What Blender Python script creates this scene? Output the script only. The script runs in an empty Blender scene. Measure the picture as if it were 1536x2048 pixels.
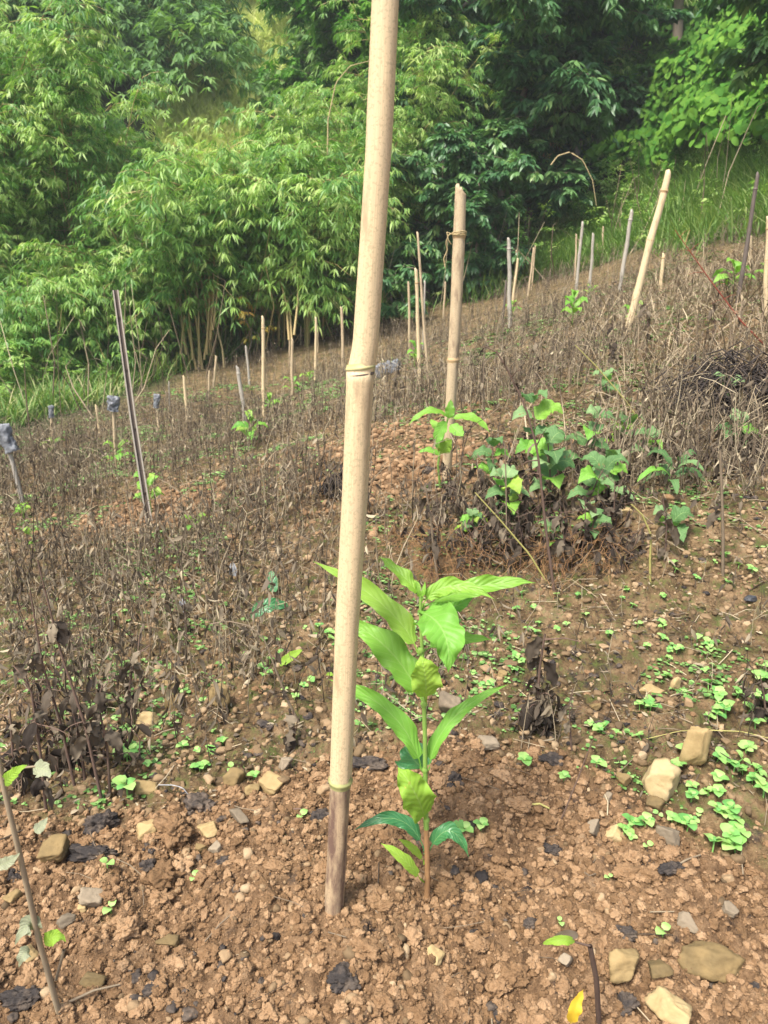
import bpy, math
import numpy as np
C = bpy.context.scene.collection
SC = bpy.context.scene

# ------------------------------------------------------------------ camera, sky, sun, exposure
PITCH = math.radians(16.5); ROLL = math.radians(2.0); CAM_H = 1.0; FPX = 1420.0
cam_d = bpy.data.cameras.new('camera'); cam = bpy.data.objects.new('camera', cam_d); C.objects.link(cam)
cam.location = (0, 0, CAM_H)
cam.rotation_mode = 'XYZ'
import mathutils
cam.matrix_world = mathutils.Matrix.Translation((0, 0, CAM_H)) @ mathutils.Matrix.Rotation(math.pi/2-PITCH, 4, 'X') @ mathutils.Matrix.Rotation(ROLL, 4, 'Z')
cam_d.sensor_fit = 'VERTICAL'; cam_d.sensor_height = 36.0; cam_d.lens = 36.0*FPX/2048.0
cam_d.clip_start = 0.02; cam_d.clip_end = 400
cam_d.dof.use_dof = True; cam_d.dof.focus_distance = 1.35; cam_d.dof.aperture_fstop = 11.0
SC.camera = cam
SUN_EL = math.radians(58); SUN_AZ = math.radians(-138)      # azimuth measured from +Y towards +X
world = bpy.data.worlds.new("World"); SC.world = world; world.use_nodes = True
wn = world.node_tree; bg = wn.nodes['Background']
sky = wn.nodes.new('ShaderNodeTexSky'); sky.sky_type = 'NISHITA'; sky.sun_disc = False
sky.sun_elevation = SUN_EL; sky.sun_rotation = SUN_AZ; sky.air_density = 1.0; sky.dust_density = 4.0; sky.ozone_density = .3
wn.links.new(sky.outputs[0], bg.inputs[0]); bg.inputs[1].default_value = 0.14
sun_d = bpy.data.lights.new('sun', 'SUN'); sun = bpy.data.objects.new('sun', sun_d); C.objects.link(sun)
sun_d.energy = 3.0; sun_d.angle = math.radians(14); sun_d.color = (1.0, 0.955, 0.87)
sd = mathutils.Vector((math.sin(SUN_AZ)*math.cos(SUN_EL), math.cos(SUN_AZ)*math.cos(SUN_EL), math.sin(SUN_EL)))
sun.rotation_euler = sd.to_track_quat('Z', 'Y').to_euler()
SC.view_settings.view_transform = 'Standard'; SC.view_settings.look = 'None'
SC.view_settings.exposure = 1.12; SC.view_settings.gamma = 1.0
SC.cycles.max_bounces = 6; SC.cycles.diffuse_bounces = 3; SC.cycles.glossy_bounces = 2
SC.cycles.transmission_bounces = 4; SC.cycles.transparent_max_bounces = 4

# ------------------------------------------------------------------ numeric helpers
def nz(v):
    v = np.asarray(v, float)
    return v/np.maximum(np.linalg.norm(v, axis=-1, keepdims=True), 1e-9)
UP = np.array([0, 0, 1.0])

def _h(ix, iy, iz, seed):
    n = (ix.astype(np.int64)*374761393 + iy.astype(np.int64)*668265263 + iz.astype(np.int64)*2147483647 + seed*1274126177) & 0xffffffff
    n = ((n ^ (n >> 13))*1274126177) & 0xffffffff
    n = n ^ (n >> 16)
    n = (n*2246822519) & 0xffffffff
    return ((n ^ (n >> 15)) & 0xffffff)/float(0xffffff)

def vnoise(p, seed=0):                      # value noise in 0..1 of (...,3) or (...,2) points
    p = np.asarray(p, float)
    if p.shape[-1] == 2:
        f = np.floor(p); q = p-f; q = q*q*(3-2*q); i = f.astype(np.int64); z = np.zeros_like(i[..., 0])
        a = _h(i[..., 0], i[..., 1], z, seed); b = _h(i[..., 0]+1, i[..., 1], z, seed)
        c = _h(i[..., 0], i[..., 1]+1, z, seed); d = _h(i[..., 0]+1, i[..., 1]+1, z, seed)
        return (a*(1-q[..., 0])+b*q[..., 0])*(1-q[..., 1]) + (c*(1-q[..., 0])+d*q[..., 0])*q[..., 1]
    f = np.floor(p); q = p-f; q = q*q*(3-2*q); i = f.astype(np.int64); r = 0
    for dx in (0, 1):
        for dy in (0, 1):
            for dz in (0, 1):
                w = (q[..., 0] if dx else 1-q[..., 0])*(q[..., 1] if dy else 1-q[..., 1])*(q[..., 2] if dz else 1-q[..., 2])
                r = r + w*_h(i[..., 0]+dx, i[..., 1]+dy, i[..., 2]+dz, seed)
    return r

def fbm(p, oct=4, seed=0, gain=.5):
    p = np.asarray(p, float); s = 0; a = 1.0; t = 0
    for o in range(oct):
        s = s + a*vnoise(p*(2.03**o)+o*17.3, seed+o); t += a; a *= gain
    return s/t

def domes(x, y, cell, seed):                # rounded lumps: 2-D Worley domes, 0..1
    X = x/cell; Y = y/cell; ix = np.floor(X); iy = np.floor(Y); best = np.zeros_like(X)
    for dx in (-1, 0, 1):
        for dy in (-1, 0, 1):
            cx = (ix+dx).astype(np.int64); cy = (iy+dy).astype(np.int64); z = np.zeros_like(cx)
            jx = cx+_h(cx, cy, z, seed); jy = cy+_h(cx, cy, z, seed+1); r = .35+.5*_h(cx, cy, z, seed+2)**1.5
            d = np.hypot(X-jx, Y-jy)/r
            best = np.maximum(best, np.sqrt(np.maximum(0, 1-d*d))*r)
    return best

# ------------------------------------------------------------------ camera rays and the ground
def _rot():
    a = math.pi/2-PITCH; c, s = math.cos(a), math.sin(a); c2, s2 = math.cos(ROLL), math.sin(ROLL)
    return np.array([[1, 0, 0], [0, c, -s], [0, s, c]]) @ np.array([[c2, -s2, 0], [s2, c2, 0], [0, 0, 1]])
MR = _rot()
def ray(px, py): return MR @ np.array([(px-768)/FPX, (1024-py)/FPX, -1.0])
def at(px, py, Y):
    d = ray(px, py); return np.array([0, 0, CAM_H]) + d*(Y/d[1])

CTRL = [(668,1825,.95),(893,958,2.8),(300,1045,3.4),(48,1015,3.9),(232,940,5),(105,890,6.5),(376,855,7),(492,855,6.3),
 (527,832,7),(427,775,9.5),(584,790,8.5),(630,760,9.5),(687,740,10),(400,740,11.5),(560,690,12.5),(720,650,14),
 (838,770,5.8),(820,710,7.5),(887,637,11.5),(1020,655,8),(1055,600,10.5),(1149,605,9),(1203,520,13),
 (1238,585,8.5),(1253,665,5.2),(1320,585,7.5),(1474,605,5.2),(1060,500,15),(1250,480,13),(1536,480,8),(1400,420,12),
 (768,2040,.78),(1100,1300,1.7),(200,1300,1.9),(1500,1900,.9),(50,1900,.85),(1500,1300,1.6),(1450,850,3),(700,900,3.6),(768,1150,2.1)]
cp = np.array([at(*c) for c in CTRL])
cp = np.vstack([cp, [[-5.5, 14, -.3], [-5, 9, -.55], [-4, 4, -.5], [5.2, 5, 1.9], [4, 2.5, 1.1], [0, 0, -.1], [-3, 0, -.3], [3, 0, .3], [6.5, 15, 3.8], [3, 17, 2.2]]])
def _tps(d2): return .5*d2*np.log(np.maximum(d2, 1e-12))
_n = len(cp)
_K = _tps(((cp[:, None, :2]-cp[None, :, :2])**2).sum(-1)) + np.eye(_n)*0.25
_A = np.zeros((_n+3, _n+3)); _A[:_n, :_n] = _K; _A[:_n, _n] = 1; _A[:_n, _n+1:] = cp[:, :2]; _A[_n, :_n] = 1; _A[_n+1:, :_n] = cp[:, :2].T
_w = np.linalg.solve(_A, np.concatenate([cp[:, 2], [0, 0, 0]]))
def sp(v): return np.where(v > 20, v, np.log1p(np.exp(np.minimum(v*3, 60)))/3)
def bank_s(x, y): return (x-4.75+.13*(y-13))
def macro(x, y):
    X = np.clip(x, -6, 6.3); Y = np.clip(y, -.3, 16)
    z = _w[_n] + _w[_n+1]*X + _w[_n+2]*Y
    for i in range(_n):
        z = z + _w[i]*_tps((X-cp[i, 0])**2+(Y-cp[i, 1])**2)
    z = z + .04*(y-Y) + .25*(x-X)*np.where(x > X, .6, .2)
    z = z + .95*sp(y-17-.25*np.minimum(x+2, 0)) - .25*sp(y-34)
    z = z + 1.0*sp(bank_s(x, y)-.2)*np.clip((y-6)/4, 0, 1)
    # low eroded edge below the weeds on the right
    e = y-(2.05+.10*np.sin(x*5)+.05*np.sin(x*13+1))
    m = np.clip((x-.0)/.25, 0, 1)*np.clip((2.0-x)/.6, 0, 1)
    z = z + m*.085*(1/(1+np.exp(-e/.035)) - np.clip((e+.6)/1.2, 0, 1))*(np.abs(e) < .9)
    return z
def till_mask(x, y):
    a = np.clip((1.32+.10*np.sin(x*4+1)-.35*np.maximum(0, x-.35) - y)/.14, 0, 1)
    b = np.clip(1.2-np.hypot(x-.1, (y-2.95))/.42, 0, 1)*.9
    c = np.clip(1.2-np.hypot(x+1.15, (y-3.45))/.5, 0, 1)*.9
    d = np.clip(1.2-np.hypot(x+.05, (y-3.6))/.5, 0, 1)*.5
    n = fbm(np.stack([x*3, y*3], -1), 3, 5)
    return np.clip(np.maximum.reduce([a, b, c, d])*1.5 - (1-n)*.8+.15, 0, 1)
def clods(x, y, t):
    wx = x+.012*(fbm(np.stack([x*40, y*40], -1), 2, 3)-.5); wy = y+.012*(fbm(np.stack([x*40+9, y*40], -1), 2, 4)-.5)
    big = domes(wx, wy, .075, 11); mid = domes(wx, wy, .034, 21); sm = domes(wx, wy, .016, 31); ti = domes(wx, wy, .008, 41)
    low = fbm(np.stack([x*6, y*6], -1), 3, 8)
    f1 = fbm(np.stack([wx*28, wy*28], -1), 5, 51, .62)
    return (.009*big*(.4+t) + .008*mid*(.35+.7*t)*(.4+1.2*f1) + .0075*sm + .0040*ti) + (f1-.5)*.034*(.6+.4*t) + (1-t)*.012*mid*(vnoise(np.stack([x*9, y*9], -1), 61) > .45) + (low-.5)*.06
def Hh(x, y):
    x = np.asarray(x, float); y = np.asarray(y, float)
    z = macro(x, y) + (fbm(np.stack([x*1.3, y*1.3], -1), 2, 2)-.5)*.10*np.clip(y-1, 0, 1)
    t = till_mask(x, y)
    near = np.clip((6.5-y)/3, .0, 1)
    return z + np.where(y < 7, clods(x, y, t)*(.3+.7*near), .01)
def hz(x, y): return float(Hh(np.array([x]), np.array([y]))[0])
def gp(px, py, lift=0.0):                   # the ground under a direction of view
    d = ray(px, py); t = np.exp(np.linspace(math.log(.3), math.log(60), 1500))
    p = np.array([0, 0, CAM_H]) + t[:, None]*d
    z = Hh(p[:, 0], p[:, 1]); b = np.where(p[:, 2] < z)[0]
    i = b[0] if len(b) else len(t)-1
    q = p[i].copy()
    if i > 0:
        a0 = p[i-1, 2]-z[i-1]; a1 = z[i]-p[i, 2]; q = p[i-1] + (p[i]-p[i-1])*(a0/(a0+a1+1e-9))
    q[2] += lift
    return q
def px_per_m(p):                            # size in photo pixels of one metre at p
    v = MR.T @ (np.asarray(p)-np.array([0, 0, CAM_H])); return FPX/(-v[2])

# ------------------------------------------------------------------ mesh builder
class MB:
    def __init__(s): s.v = []; s.t = []; s.q = []; s.r = []; s.uv = []; s.n = 0; s.has_uv = False
    def add(s, v, tris=None, quads=None, r=0.5, uv=None):
        v = np.asarray(v, float).reshape(-1, 3)
        s.v.append(v)
        if tris is not None and len(tris): s.t.append(np.asarray(tris, np.int64).reshape(-1, 3)+s.n)
        if quads is not None and len(quads): s.q.append(np.asarray(quads, np.int64).reshape(-1, 4)+s.n)
        s.r.append(np.broadcast_to(np.asarray(r, float), (len(v),)).astype(np.float32) if np.ndim(r) == 0 else np.asarray(r, np.float32))
        if uv is not None: s.has_uv = True
        s.uv.append(np.zeros((len(v), 2)) if uv is None else np.asarray(uv, float).reshape(-1, 2))
        s.n += len(v); return s
    def mesh(s, name, mats, smooth=True):
        me = bpy.data.meshes.new(name)
        v = np.concatenate(s.v).astype(np.float32); r = np.concatenate(s.r)
        t = np.concatenate(s.t) if s.t else np.zeros((0, 3), np.int64); q = np.concatenate(s.q) if s.q else np.zeros((0, 4), np.int64)
        loops = np.concatenate([t.ravel(), q.ravel()]).astype(np.int32)
        tot = np.concatenate([np.full(len(t), 3), np.full(len(q), 4)]).astype(np.int32)
        st = np.concatenate([[0], np.cumsum(tot)[:-1]]).astype(np.int32)
        me.vertices.add(len(v)); me.vertices.foreach_set('co', v.ravel())
        me.loops.add(len(loops)); me.loops.foreach_set('vertex_index', loops)
        me.polygons.add(len(tot)); me.polygons.foreach_set('loop_start', st); me.polygons.foreach_set('loop_total', tot)
        me.update(calc_edges=True)
        if smooth: me.polygons.foreach_set('use_smooth', np.ones(len(tot), bool))
        a = me.attributes.new('rnd', 'FLOAT', 'POINT'); a.data.foreach_set('value', r.astype(np.float32))
        if s.has_uv:
            u = np.concatenate(s.uv)[loops].astype(np.float32); l = me.uv_layers.new(name='UVMap'); l.data.foreach_set('uv', u.ravel())
        for m in (mats if isinstance(mats, (list, tuple)) else [mats]): me.materials.append(m)
        return me
    def build(s, name, mats, parent=None, smooth=True, origin=None, **tags):
        org = np.zeros(3) if origin is None else np.asarray(origin, float)
        if origin is not None: s.v = [a-org for a in s.v]
        o = bpy.data.objects.new(name, s.mesh(name, mats, smooth)); C.objects.link(o)
        if parent is not None: o.parent = parent
        if origin is not None: o.location = org
        return tag(o, **tags)
def tag(o, label=None, cat=None, group=None, kind=None):
    if label: o['label'] = label
    if cat: o['category'] = cat
    if group: o['group'] = group
    if kind: o['kind'] = kind
    return o
def empty(name, loc, label=None, cat=None, group=None):
    o = bpy.data.objects.new(name, None); C.objects.link(o); o.location = tuple(loc); o.empty_display_size = .05
    return tag(o, label, cat, group)

def tubes(mb, P, R, sides=4, rnd=None, rng=None, cap=False):
    P = np.asarray(P, float)
    if P.ndim == 2: P = P[None]
    N, K, _ = P.shape
    R = np.broadcast_to(np.asarray(R, float), (N, K)) if np.ndim(R) < 2 else np.asarray(R)
    T = np.empty_like(P); T[:, 1:-1] = P[:, 2:]-P[:, :-2]; T[:, 0] = P[:, 1]-P[:, 0]; T[:, -1] = P[:, -1]-P[:, -2]; T = nz(T)
    ref = np.where(np.abs(T[:, :1, 0:1]) > .8, np.array([0, 1.0, 0]), np.array([1.0, 0, 0]))
    U = nz(np.cross(np.broadcast_to(ref, T.shape), T)); V = np.cross(T, U)
    a = np.linspace(0, 2*math.pi, sides, endpoint=False)
    ring = P[:, :, None]+R[:, :, None, None]*(U[:, :, None]*np.cos(a)[None, None, :, None]+V[:, :, None]*np.sin(a)[None, None, :, None])
    base = (np.arange(N)*K*sides)[:, None, None]; k = (np.arange(K-1)*sides)[None, :, None]; j = np.arange(sides)[None, None, :]; j2 = (j+1) % sides
    q = np.stack([base+k+j, base+k+j2, base+k+sides+j2, base+k+sides+j], -1).reshape(-1, 4)
    if rnd is None: rnd = (rng.random(N) if rng is not None else np.full(N, .5))
    L = np.concatenate([np.zeros((N, 1)), np.cumsum(np.linalg.norm(np.diff(P, axis=1), axis=-1), 1)], 1)
    uv = np.stack([np.broadcast_to((np.arange(sides)/sides)[None, None], (N, K, sides)), np.broadcast_to(L[:, :, None], (N, K, sides))], -1)
    mb.add(ring, quads=q, r=np.repeat(rnd, K*sides), uv=uv)
    if cap:
        for e in (0, K-1):
            c = P[:, e]; idx = mb.n
            off = mb.n - N*K*sides if e == 0 else None
            rg = ring[:, e].reshape(-1, 3); vv = np.concatenate([rg, c])
            i0 = np.arange(N)[:, None]*sides; jj = np.arange(sides)[None]
            a1 = i0+jj; b1 = i0+(jj+1) % sides; cc = N*sides+np.arange(N)[:, None]+0*jj
            tr = np.stack([cc, b1, a1] if e == 0 else [cc, a1, b1], -1).reshape(-1, 3)
            mb.add(vv, tris=tr, r=np.concatenate([np.repeat(rnd, sides), rnd]))

LEAFT = {'lance': ([0, .38, 1], [0, 1, 0]), 'ovate': ([0, .25, .6, 1], [0, .95, .85, 0]), 'blade': ([0, .35, .7, 1], [.5, 1, .8, 0]), 'round': ([0, .2, .5, .8, 1], [0, .8, 1, .75, 0])}
def leaves(mb, pos, dr, nrm, L, W, bend=.25, fold=.15, kind='lance', rnd=None):
    pos = np.asarray(pos, float); N = len(pos); dr = nz(dr); nrm = np.asarray(nrm, float)
    nrm = nz(nrm-(nrm*dr).sum(-1, keepdims=True)*dr); side = np.cross(dr, nrm)
    L = np.broadcast_to(L, (N,)); W = np.broadcast_to(W, (N,)); bend = np.broadcast_to(bend, (N,))
    S, Wd = LEAFT[kind]; vs = []; idx = []; tr = []; qd = []; c = 0; uvs = []
    rows = []
    for s, w in zip(S, Wd):
        ctr = pos+dr*(L*s)[:, None]-nrm*(bend*L*s*s)[:, None]
        if w == 0: rows.append([c]); vs.append(ctr); uvs.append((.5, s)); c += 1
        else:
            e = side*(W*w*.5)[:, None]; up = nrm*(W*w*fold)[:, None]
            rows.append([c, c+1, c+2]); vs += [ctr-e+up, ctr, ctr+e+up]; uvs += [(.5-.5*w, s), (.5, s), (.5+.5*w, s)]; c += 3
    for a, b in zip(rows[:-1], rows[1:]):
        if len(a) == 1: tr += [(a[0], b[1], b[0]), (a[0], b[2], b[1])]
        elif len(b) == 1: tr += [(a[0], a[1], b[0]), (a[1], a[2], b[0])]
        else: qd += [(a[0], a[1], b[1], b[0]), (a[1], a[2], b[2], b[1])]
    V = np.stack(vs, 1); off = (np.arange(N)*c)[:, None, None]
    if rnd is None: rnd = np.full(N, .5)
    mb.add(V, tris=(np.array(tr)[None]+off).reshape(-1, 3) if tr else None, quads=(np.array(qd)[None]+off).reshape(-1, 4) if qd else None,
           r=np.repeat(np.broadcast_to(rnd, (N,)), c), uv=np.tile(np.array(uvs), (N, 1)))

def ico(sub):
    t = (1+5**.5)/2
    v = [(-1,t,0),(1,t,0),(-1,-t,0),(1,-t,0),(0,-1,t),(0,1,t),(0,-1,-t),(0,1,-t),(t,0,-1),(t,0,1),(-t,0,-1),(-t,0,1)]
    f = [(0,11,5),(0,5,1),(0,1,7),(0,7,10),(0,10,11),(1,5,9),(5,11,4),(11,10,2),(10,7,6),(7,1,8),(3,9,4),(3,4,2),(3,2,6),(3,6,8),(3,8,9),(4,9,5),(2,4,11),(6,2,10),(8,6,7),(9,8,1)]
    v = [list(nz(np.array(a, float))) for a in v]
    for _ in range(sub):
        m = {}; g = []
        def mid(a, b):
            k = (min(a, b), max(a, b))
            if k not in m: m[k] = len(v); v.append(list(nz(np.array(v[a])+np.array(v[b]))))
            return m[k]
        for a, b, c in f:
            x, y, z = mid(a, b), mid(b, c), mid(c, a); g += [(a, x, z), (b, y, x), (c, z, y), (x, y, z)]
        f = g
    return np.array(v), np.array(f)
ICO = {k: ico(k) for k in (1, 2, 3, 4)}
def lumps(mb, rng, pos, size, sub=1, rough=.35, freq=1.6, flat=.75, angular=False, rnd=None):
    tv, tf = ICO[sub]; N = len(pos); size = np.broadcast_to(size, (N,))
    an = rng.random(N)*6.283; sc = rng.uniform(.7, 1.25, (N, 3)); sc[:, 2] *= flat
    off = rng.random((N, 1, 3))*100
    if angular:
        K = 9; n = rng.normal(size=(N, K, 3)); ax6 = np.array([[1, 0, 0], [-1, 0, 0], [0, 1, 0], [0, -1, 0], [0, 0, 1], [0, 0, -1.]]); n[:, :6] = ax6[None]+n[:, :6]*.22; n = nz(n); d = rng.uniform(.42, .85, (N, K))
        dots = np.einsum('vk,nmk->nvm', tv, n); r = np.where(dots > 1e-3, d[:, None]/np.maximum(dots, 1e-3), 9).min(-1); r = np.minimum(r, 1.1)
        r = r*(1+.07*(vnoise(tv[None]*4+off, 3)-.5)*2+.05*(vnoise(tv[None]*11+off, 5)-.5)*2)
    else:
        nn = vnoise(tv[None]*freq*.6+off, 7)*.5+vnoise(tv[None]*freq*1.5+off, 9)*.3+vnoise(tv[None]*freq*3.7+off, 11)*.2
        r = 1+(nn-.5)*2*rough
    V = tv[None]*r[..., None]*sc[:, None]*size[:, None, None]
    ti = rng.normal(size=(N,))*.25; c, s = np.cos(ti), np.sin(ti)
    V = np.stack([V[..., 0], V[..., 1]*c[:, None]-V[..., 2]*s[:, None], V[..., 1]*s[:, None]+V[..., 2]*c[:, None]], -1)
    c, s = np.cos(an), np.sin(an)
    V = np.stack([V[..., 0]*c[:, None]-V[..., 1]*s[:, None], V[..., 0]*s[:, None]+V[..., 1]*c[:, None], V[..., 2]], -1)+np.asarray(pos)[:, None]
    F = (tf[None]+(np.arange(N)*len(tv))[:, None, None]).reshape(-1, 3)
    mb.add(V, tris=F, r=np.repeat(rng.random(N) if rnd is None else rnd, len(tv)))

# ------------------------------------------------------------------ materials
def newmat(name):
    m = bpy.data.materials.new(name); m.use_nodes = True; nt = m.node_tree; b = nt.nodes['Principled BSDF']
    return m, nt, b
def N(nt, typ, **kw):
    n = nt.nodes.new(typ)
    for k, v in kw.items():
        if k in n.inputs.keys() if hasattr(n.inputs, 'keys') else False: n.inputs[k].default_value = v
        else: setattr(n, k, v)
    return n
def ramp(nt, fac, stops):
    r = nt.nodes.new('ShaderNodeValToRGB'); e = r.color_ramp.elements
    while len(e) < len(stops): e.new(.5)
    for i, (p, c) in enumerate(stops): e[i].position = p; e[i].color = (*c, 1)
    nt.links.new(fac, r.inputs[0]); return r.outputs[0]
def noise(nt, scale, vec=None, detail=4, rough=.6):
    n = nt.nodes.new('ShaderNodeTexNoise'); n.inputs['Scale'].default_value = scale; n.inputs['Detail'].default_value = detail; n.inputs['Roughness'].default_value = rough
    if vec is not None: nt.links.new(vec, n.inputs['Vector'])
    return n.outputs['Fac']
def mix(nt, f, a, b, mode='MIX'):
    m = nt.nodes.new('ShaderNodeMix'); m.data_type = 'RGBA'; m.blend_type = mode
    for s, v in ((m.inputs[0], f), (m.inputs[6], a), (m.inputs[7], b)):
        if isinstance(v, (int, float)): s.default_value = v
        elif isinstance(v, tuple): s.default_value = (*v, 1)
        else: nt.links.new(v, s)
    return m.outputs[2]
def math_(nt, op, a, b=0.0, clamp=False):
    m = nt.nodes.new('ShaderNodeMath'); m.operation = op; m.use_clamp = clamp
    for s, v in ((m.inputs[0], a), (m.inputs[1], b)):
        if isinstance(v, (int, float)): s.default_value = v
        else: nt.links.new(v, s)
    return m.outputs[0]
def attr(nt, name='rnd'):
    a = nt.nodes.new('ShaderNodeAttribute'); a.attribute_name = name; return a.outputs['Fac']
def objco(nt): return nt.nodes.new('ShaderNodeTexCoord').outputs['Object']
def uvco(nt): return nt.nodes.new('ShaderNodeTexCoord').outputs['UV']
def bump(nt, b, h, strength=.4, dist=.01):
    n = nt.nodes.new('ShaderNodeBump'); n.inputs['Strength'].default_value = strength; n.inputs['Distance'].default_value = dist
    nt.links.new(h, n.inputs['Height']); nt.links.new(n.outputs[0], b.inputs['Normal'])

def leaf_mat(name, stops, trans=.35, rough=.45, spec=.35, tcol=None, veins=False, patch=None):
    m, nt, b = newmat(name)
    oi = nt.nodes.new('ShaderNodeObjectInfo').outputs['Random']
    f = math_(nt, 'ADD', attr(nt), math_(nt, 'MULTIPLY', math_(nt, 'SUBTRACT', oi, .5), .15))
    col = ramp(nt, f, stops)
    if veins:
        sx = nt.nodes.new('ShaderNodeSeparateXYZ'); nt.links.new(uvco(nt), sx.inputs[0]); u, v = sx.outputs[0], sx.outputs[1]
        au = math_(nt, 'ABSOLUTE', math_(nt, 'SUBTRACT', u, .5))
        mid = math_(nt, 'LESS_THAN', au, .022)
        w = math_(nt, 'SINE', math_(nt, 'MULTIPLY', math_(nt, 'SUBTRACT', v, math_(nt, 'MULTIPLY', au, .42)), 62))
        sv = math_(nt, 'GREATER_THAN', w, .94)
        col = mix(nt, math_(nt, 'MULTIPLY', math_(nt, 'MAXIMUM', mid, math_(nt, 'MULTIPLY', sv, .5)), .55), col, mix(nt, .5, col, (.42, .55, .22)))
        bh = math_(nt, 'ADD', math_(nt, 'MULTIPLY', w, -.5), noise(nt, 60, objco(nt), 3))
        bump(nt, b, bh, .35, .002)
    if patch: col = mix(nt, math_(nt, 'MULTIPLY', math_(nt, 'GREATER_THAN', noise(nt, patch[0], objco(nt), 3), patch[1]), .8), col, patch[2])
    nt.links.new(col, b.inputs['Base Color']); b.inputs['Roughness'].default_value = rough
    b.inputs['Specular IOR Level'].default_value = spec
    t = nt.nodes.new('ShaderNodeBsdfTranslucent'); nt.links.new(mix(nt, 1.0, col, tcol or (1.0, 1.15, .5), 'MULTIPLY') , t.inputs[0])
    ms = nt.nodes.new('ShaderNodeMixShader'); ms.inputs[0].default_value = trans
    nt.links.new(b.outputs[0], ms.inputs[1]); nt.links.new(t.outputs[0], ms.inputs[2]); nt.links.new(ms.outputs[0], nt.nodes['Material Output'].inputs[0])
    return m
def plain_mat(name, stops, nscale=20, rough=.85, bumps=.3, stretch=None, usernd=.6):
    m, nt, b = newmat(name); vec = objco(nt)
    if stretch:
        mp = nt.nodes.new('ShaderNodeMapping'); mp.inputs['Scale'].default_value = stretch; nt.links.new(vec, mp.inputs[0]); vec = mp.outputs[0]
    nn = noise(nt, nscale, vec, 5)
    f = math_(nt, 'ADD', math_(nt, 'MULTIPLY', attr(nt), usernd), math_(nt, 'MULTIPLY', nn, 1-usernd))
    nt.links.new(ramp(nt, f, stops), b.inputs['Base Color']); b.inputs['Roughness'].default_value = rough
    b.inputs['Specular IOR Level'].default_value = .2
    if bumps: bump(nt, b, nn, bumps, .005)
    return m

M = {}
M['bamboo_leaf'] = leaf_mat('bamboo leaf', [(0, (.05, .17, .04)), (.35, (.16, .34, .07)), (.7, (.36, .54, .13)), (1, (.60, .68, .28))], .42, .45, .5, (1, 1.1, .6))
M['tree_leaf'] = leaf_mat('tree leaf', [(0, (.03, .11, .045)), (.5, (.09, .22, .075)), (.85, (.20, .37, .12)), (1, (.40, .52, .18))], .35, .42, .6, (1, 1.1, .7))
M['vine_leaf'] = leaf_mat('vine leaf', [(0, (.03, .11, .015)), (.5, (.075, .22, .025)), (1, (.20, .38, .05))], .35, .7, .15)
M['forest_leaf'] = leaf_mat('forest leaf', [(0, (.07, .16, .06)), (.6, (.14, .27, .09)), (1, (.26, .40, .13))], .35, .6, .2)
M['grass'] = leaf_mat('grass blade', [(0, (.08, .18, .04)), (.5, (.18, .30, .08)), (.8, (.33, .40, .15)), (1, (.48, .42, .24))], .35, .6, .2)
M['sunlit_grass'] = leaf_mat('yellow green grass', [(0, (.55, .66, .22)), (.6, (.70, .78, .30)), (1, (.82, .84, .48))], .45, .6, .2, (1, 1, .9))  # sunlight on the far slope is put into this pale blade colour
M['straw'] = leaf_mat('dry straw', [(0, (.09, .065, .045)), (.5, (.27, .21, .14)), (1, (.52, .43, .28))], .15, .8, .1, (1, .9, .8))
M['dead_leaf'] = leaf_mat('withered leaf', [(0, (.035, .028, .023)), (.5, (.125, .10, .073)), (.8, (.26, .215, .15)), (1, (.44, .37, .25))], .15, .8, .1, (1, .8, .6))
M['weed_stem'] = plain_mat('dry weed stem', [(.1, (.045, .034, .026)), (.45, (.17, .13, .09)), (.75, (.36, .29, .19)), (1, (.60, .51, .34))], 30, .9, 0, usernd=.8)
M['dark_stem'] = plain_mat('dark dead stem', [(0, (.05, .035, .03)), (.6, (.15, .10, .075)), (1, (.26, .19, .13))], 60, .9, .3)
M['green_stem'] = plain_mat('green stem', [(0, (.12, .26, .05)), (.5, (.20, .34, .07)), (1, (.30, .36, .12))], 40, .6, .2)
M['brown_stem'] = plain_mat('woody stem', [(0, (.22, .11, .05)), (1, (.40, .24, .11))], 60, .8, .4)
M['red_stem'] = plain_mat('reddish stem', [(0, (.20, .04, .03)), (1, (.38, .11, .07))], 60, .7, .2)
M['yellow_stem'] = plain_mat('yellow green stem', [(0, (.26, .26, .07)), (1, (.48, .42, .16))], 60, .7, .2)
M['sprout'] = leaf_mat('sprout leaf', [(0, (.14, .38, .10)), (.5, (.26, .50, .13)), (1, (.42, .60, .20))], .3, .5)
M['moss'] = leaf_mat('ground cover leaf', [(0, (.06, .14, .03)), (.5, (.16, .32, .08)), (1, (.34, .50, .18))], .2, .6)
M['coffee_light'] = leaf_mat('young seedling leaf', [(0, (.14, .34, .04)), (.5, (.22, .43, .05)), (1, (.33, .50, .08))], .34, .42, .4, veins=True)
M['coffee_mid'] = leaf_mat('green seedling leaf', [(0, (.12, .32, .045)), (.5, (.19, .43, .06)), (1, (.27, .47, .07))], .33, .45, .3, veins=True)
M['coffee_dark'] = leaf_mat('mature seedling leaf', [(0, (.03, .14, .05)), (.5, (.05, .20, .07)), (1, (.10, .28, .08))], .22, .32, .5, veins=True)
M['coffee_yellow'] = leaf_mat('yellowing seedling leaf', [(0, (.22, .42, .05)), (.5, (.29, .48, .06)), (1, (.36, .52, .09))], .36, .5, .2, veins=True, patch=(30, .68, (.46, .46, .10)))
M['weed_leaf'] = leaf_mat('broad weed leaf', [(0, (.06, .14, .045)), (.5, (.13, .25, .09)), (1, (.26, .38, .17))], .28, .6, .25, veins=True, patch=(30, .70, (.26, .20, .08)))
M['yellow_leaf'] = leaf_mat('yellow leaf', [(0, (.60, .40, .03)), (1, (.75, .50, .05))], .3)
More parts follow.
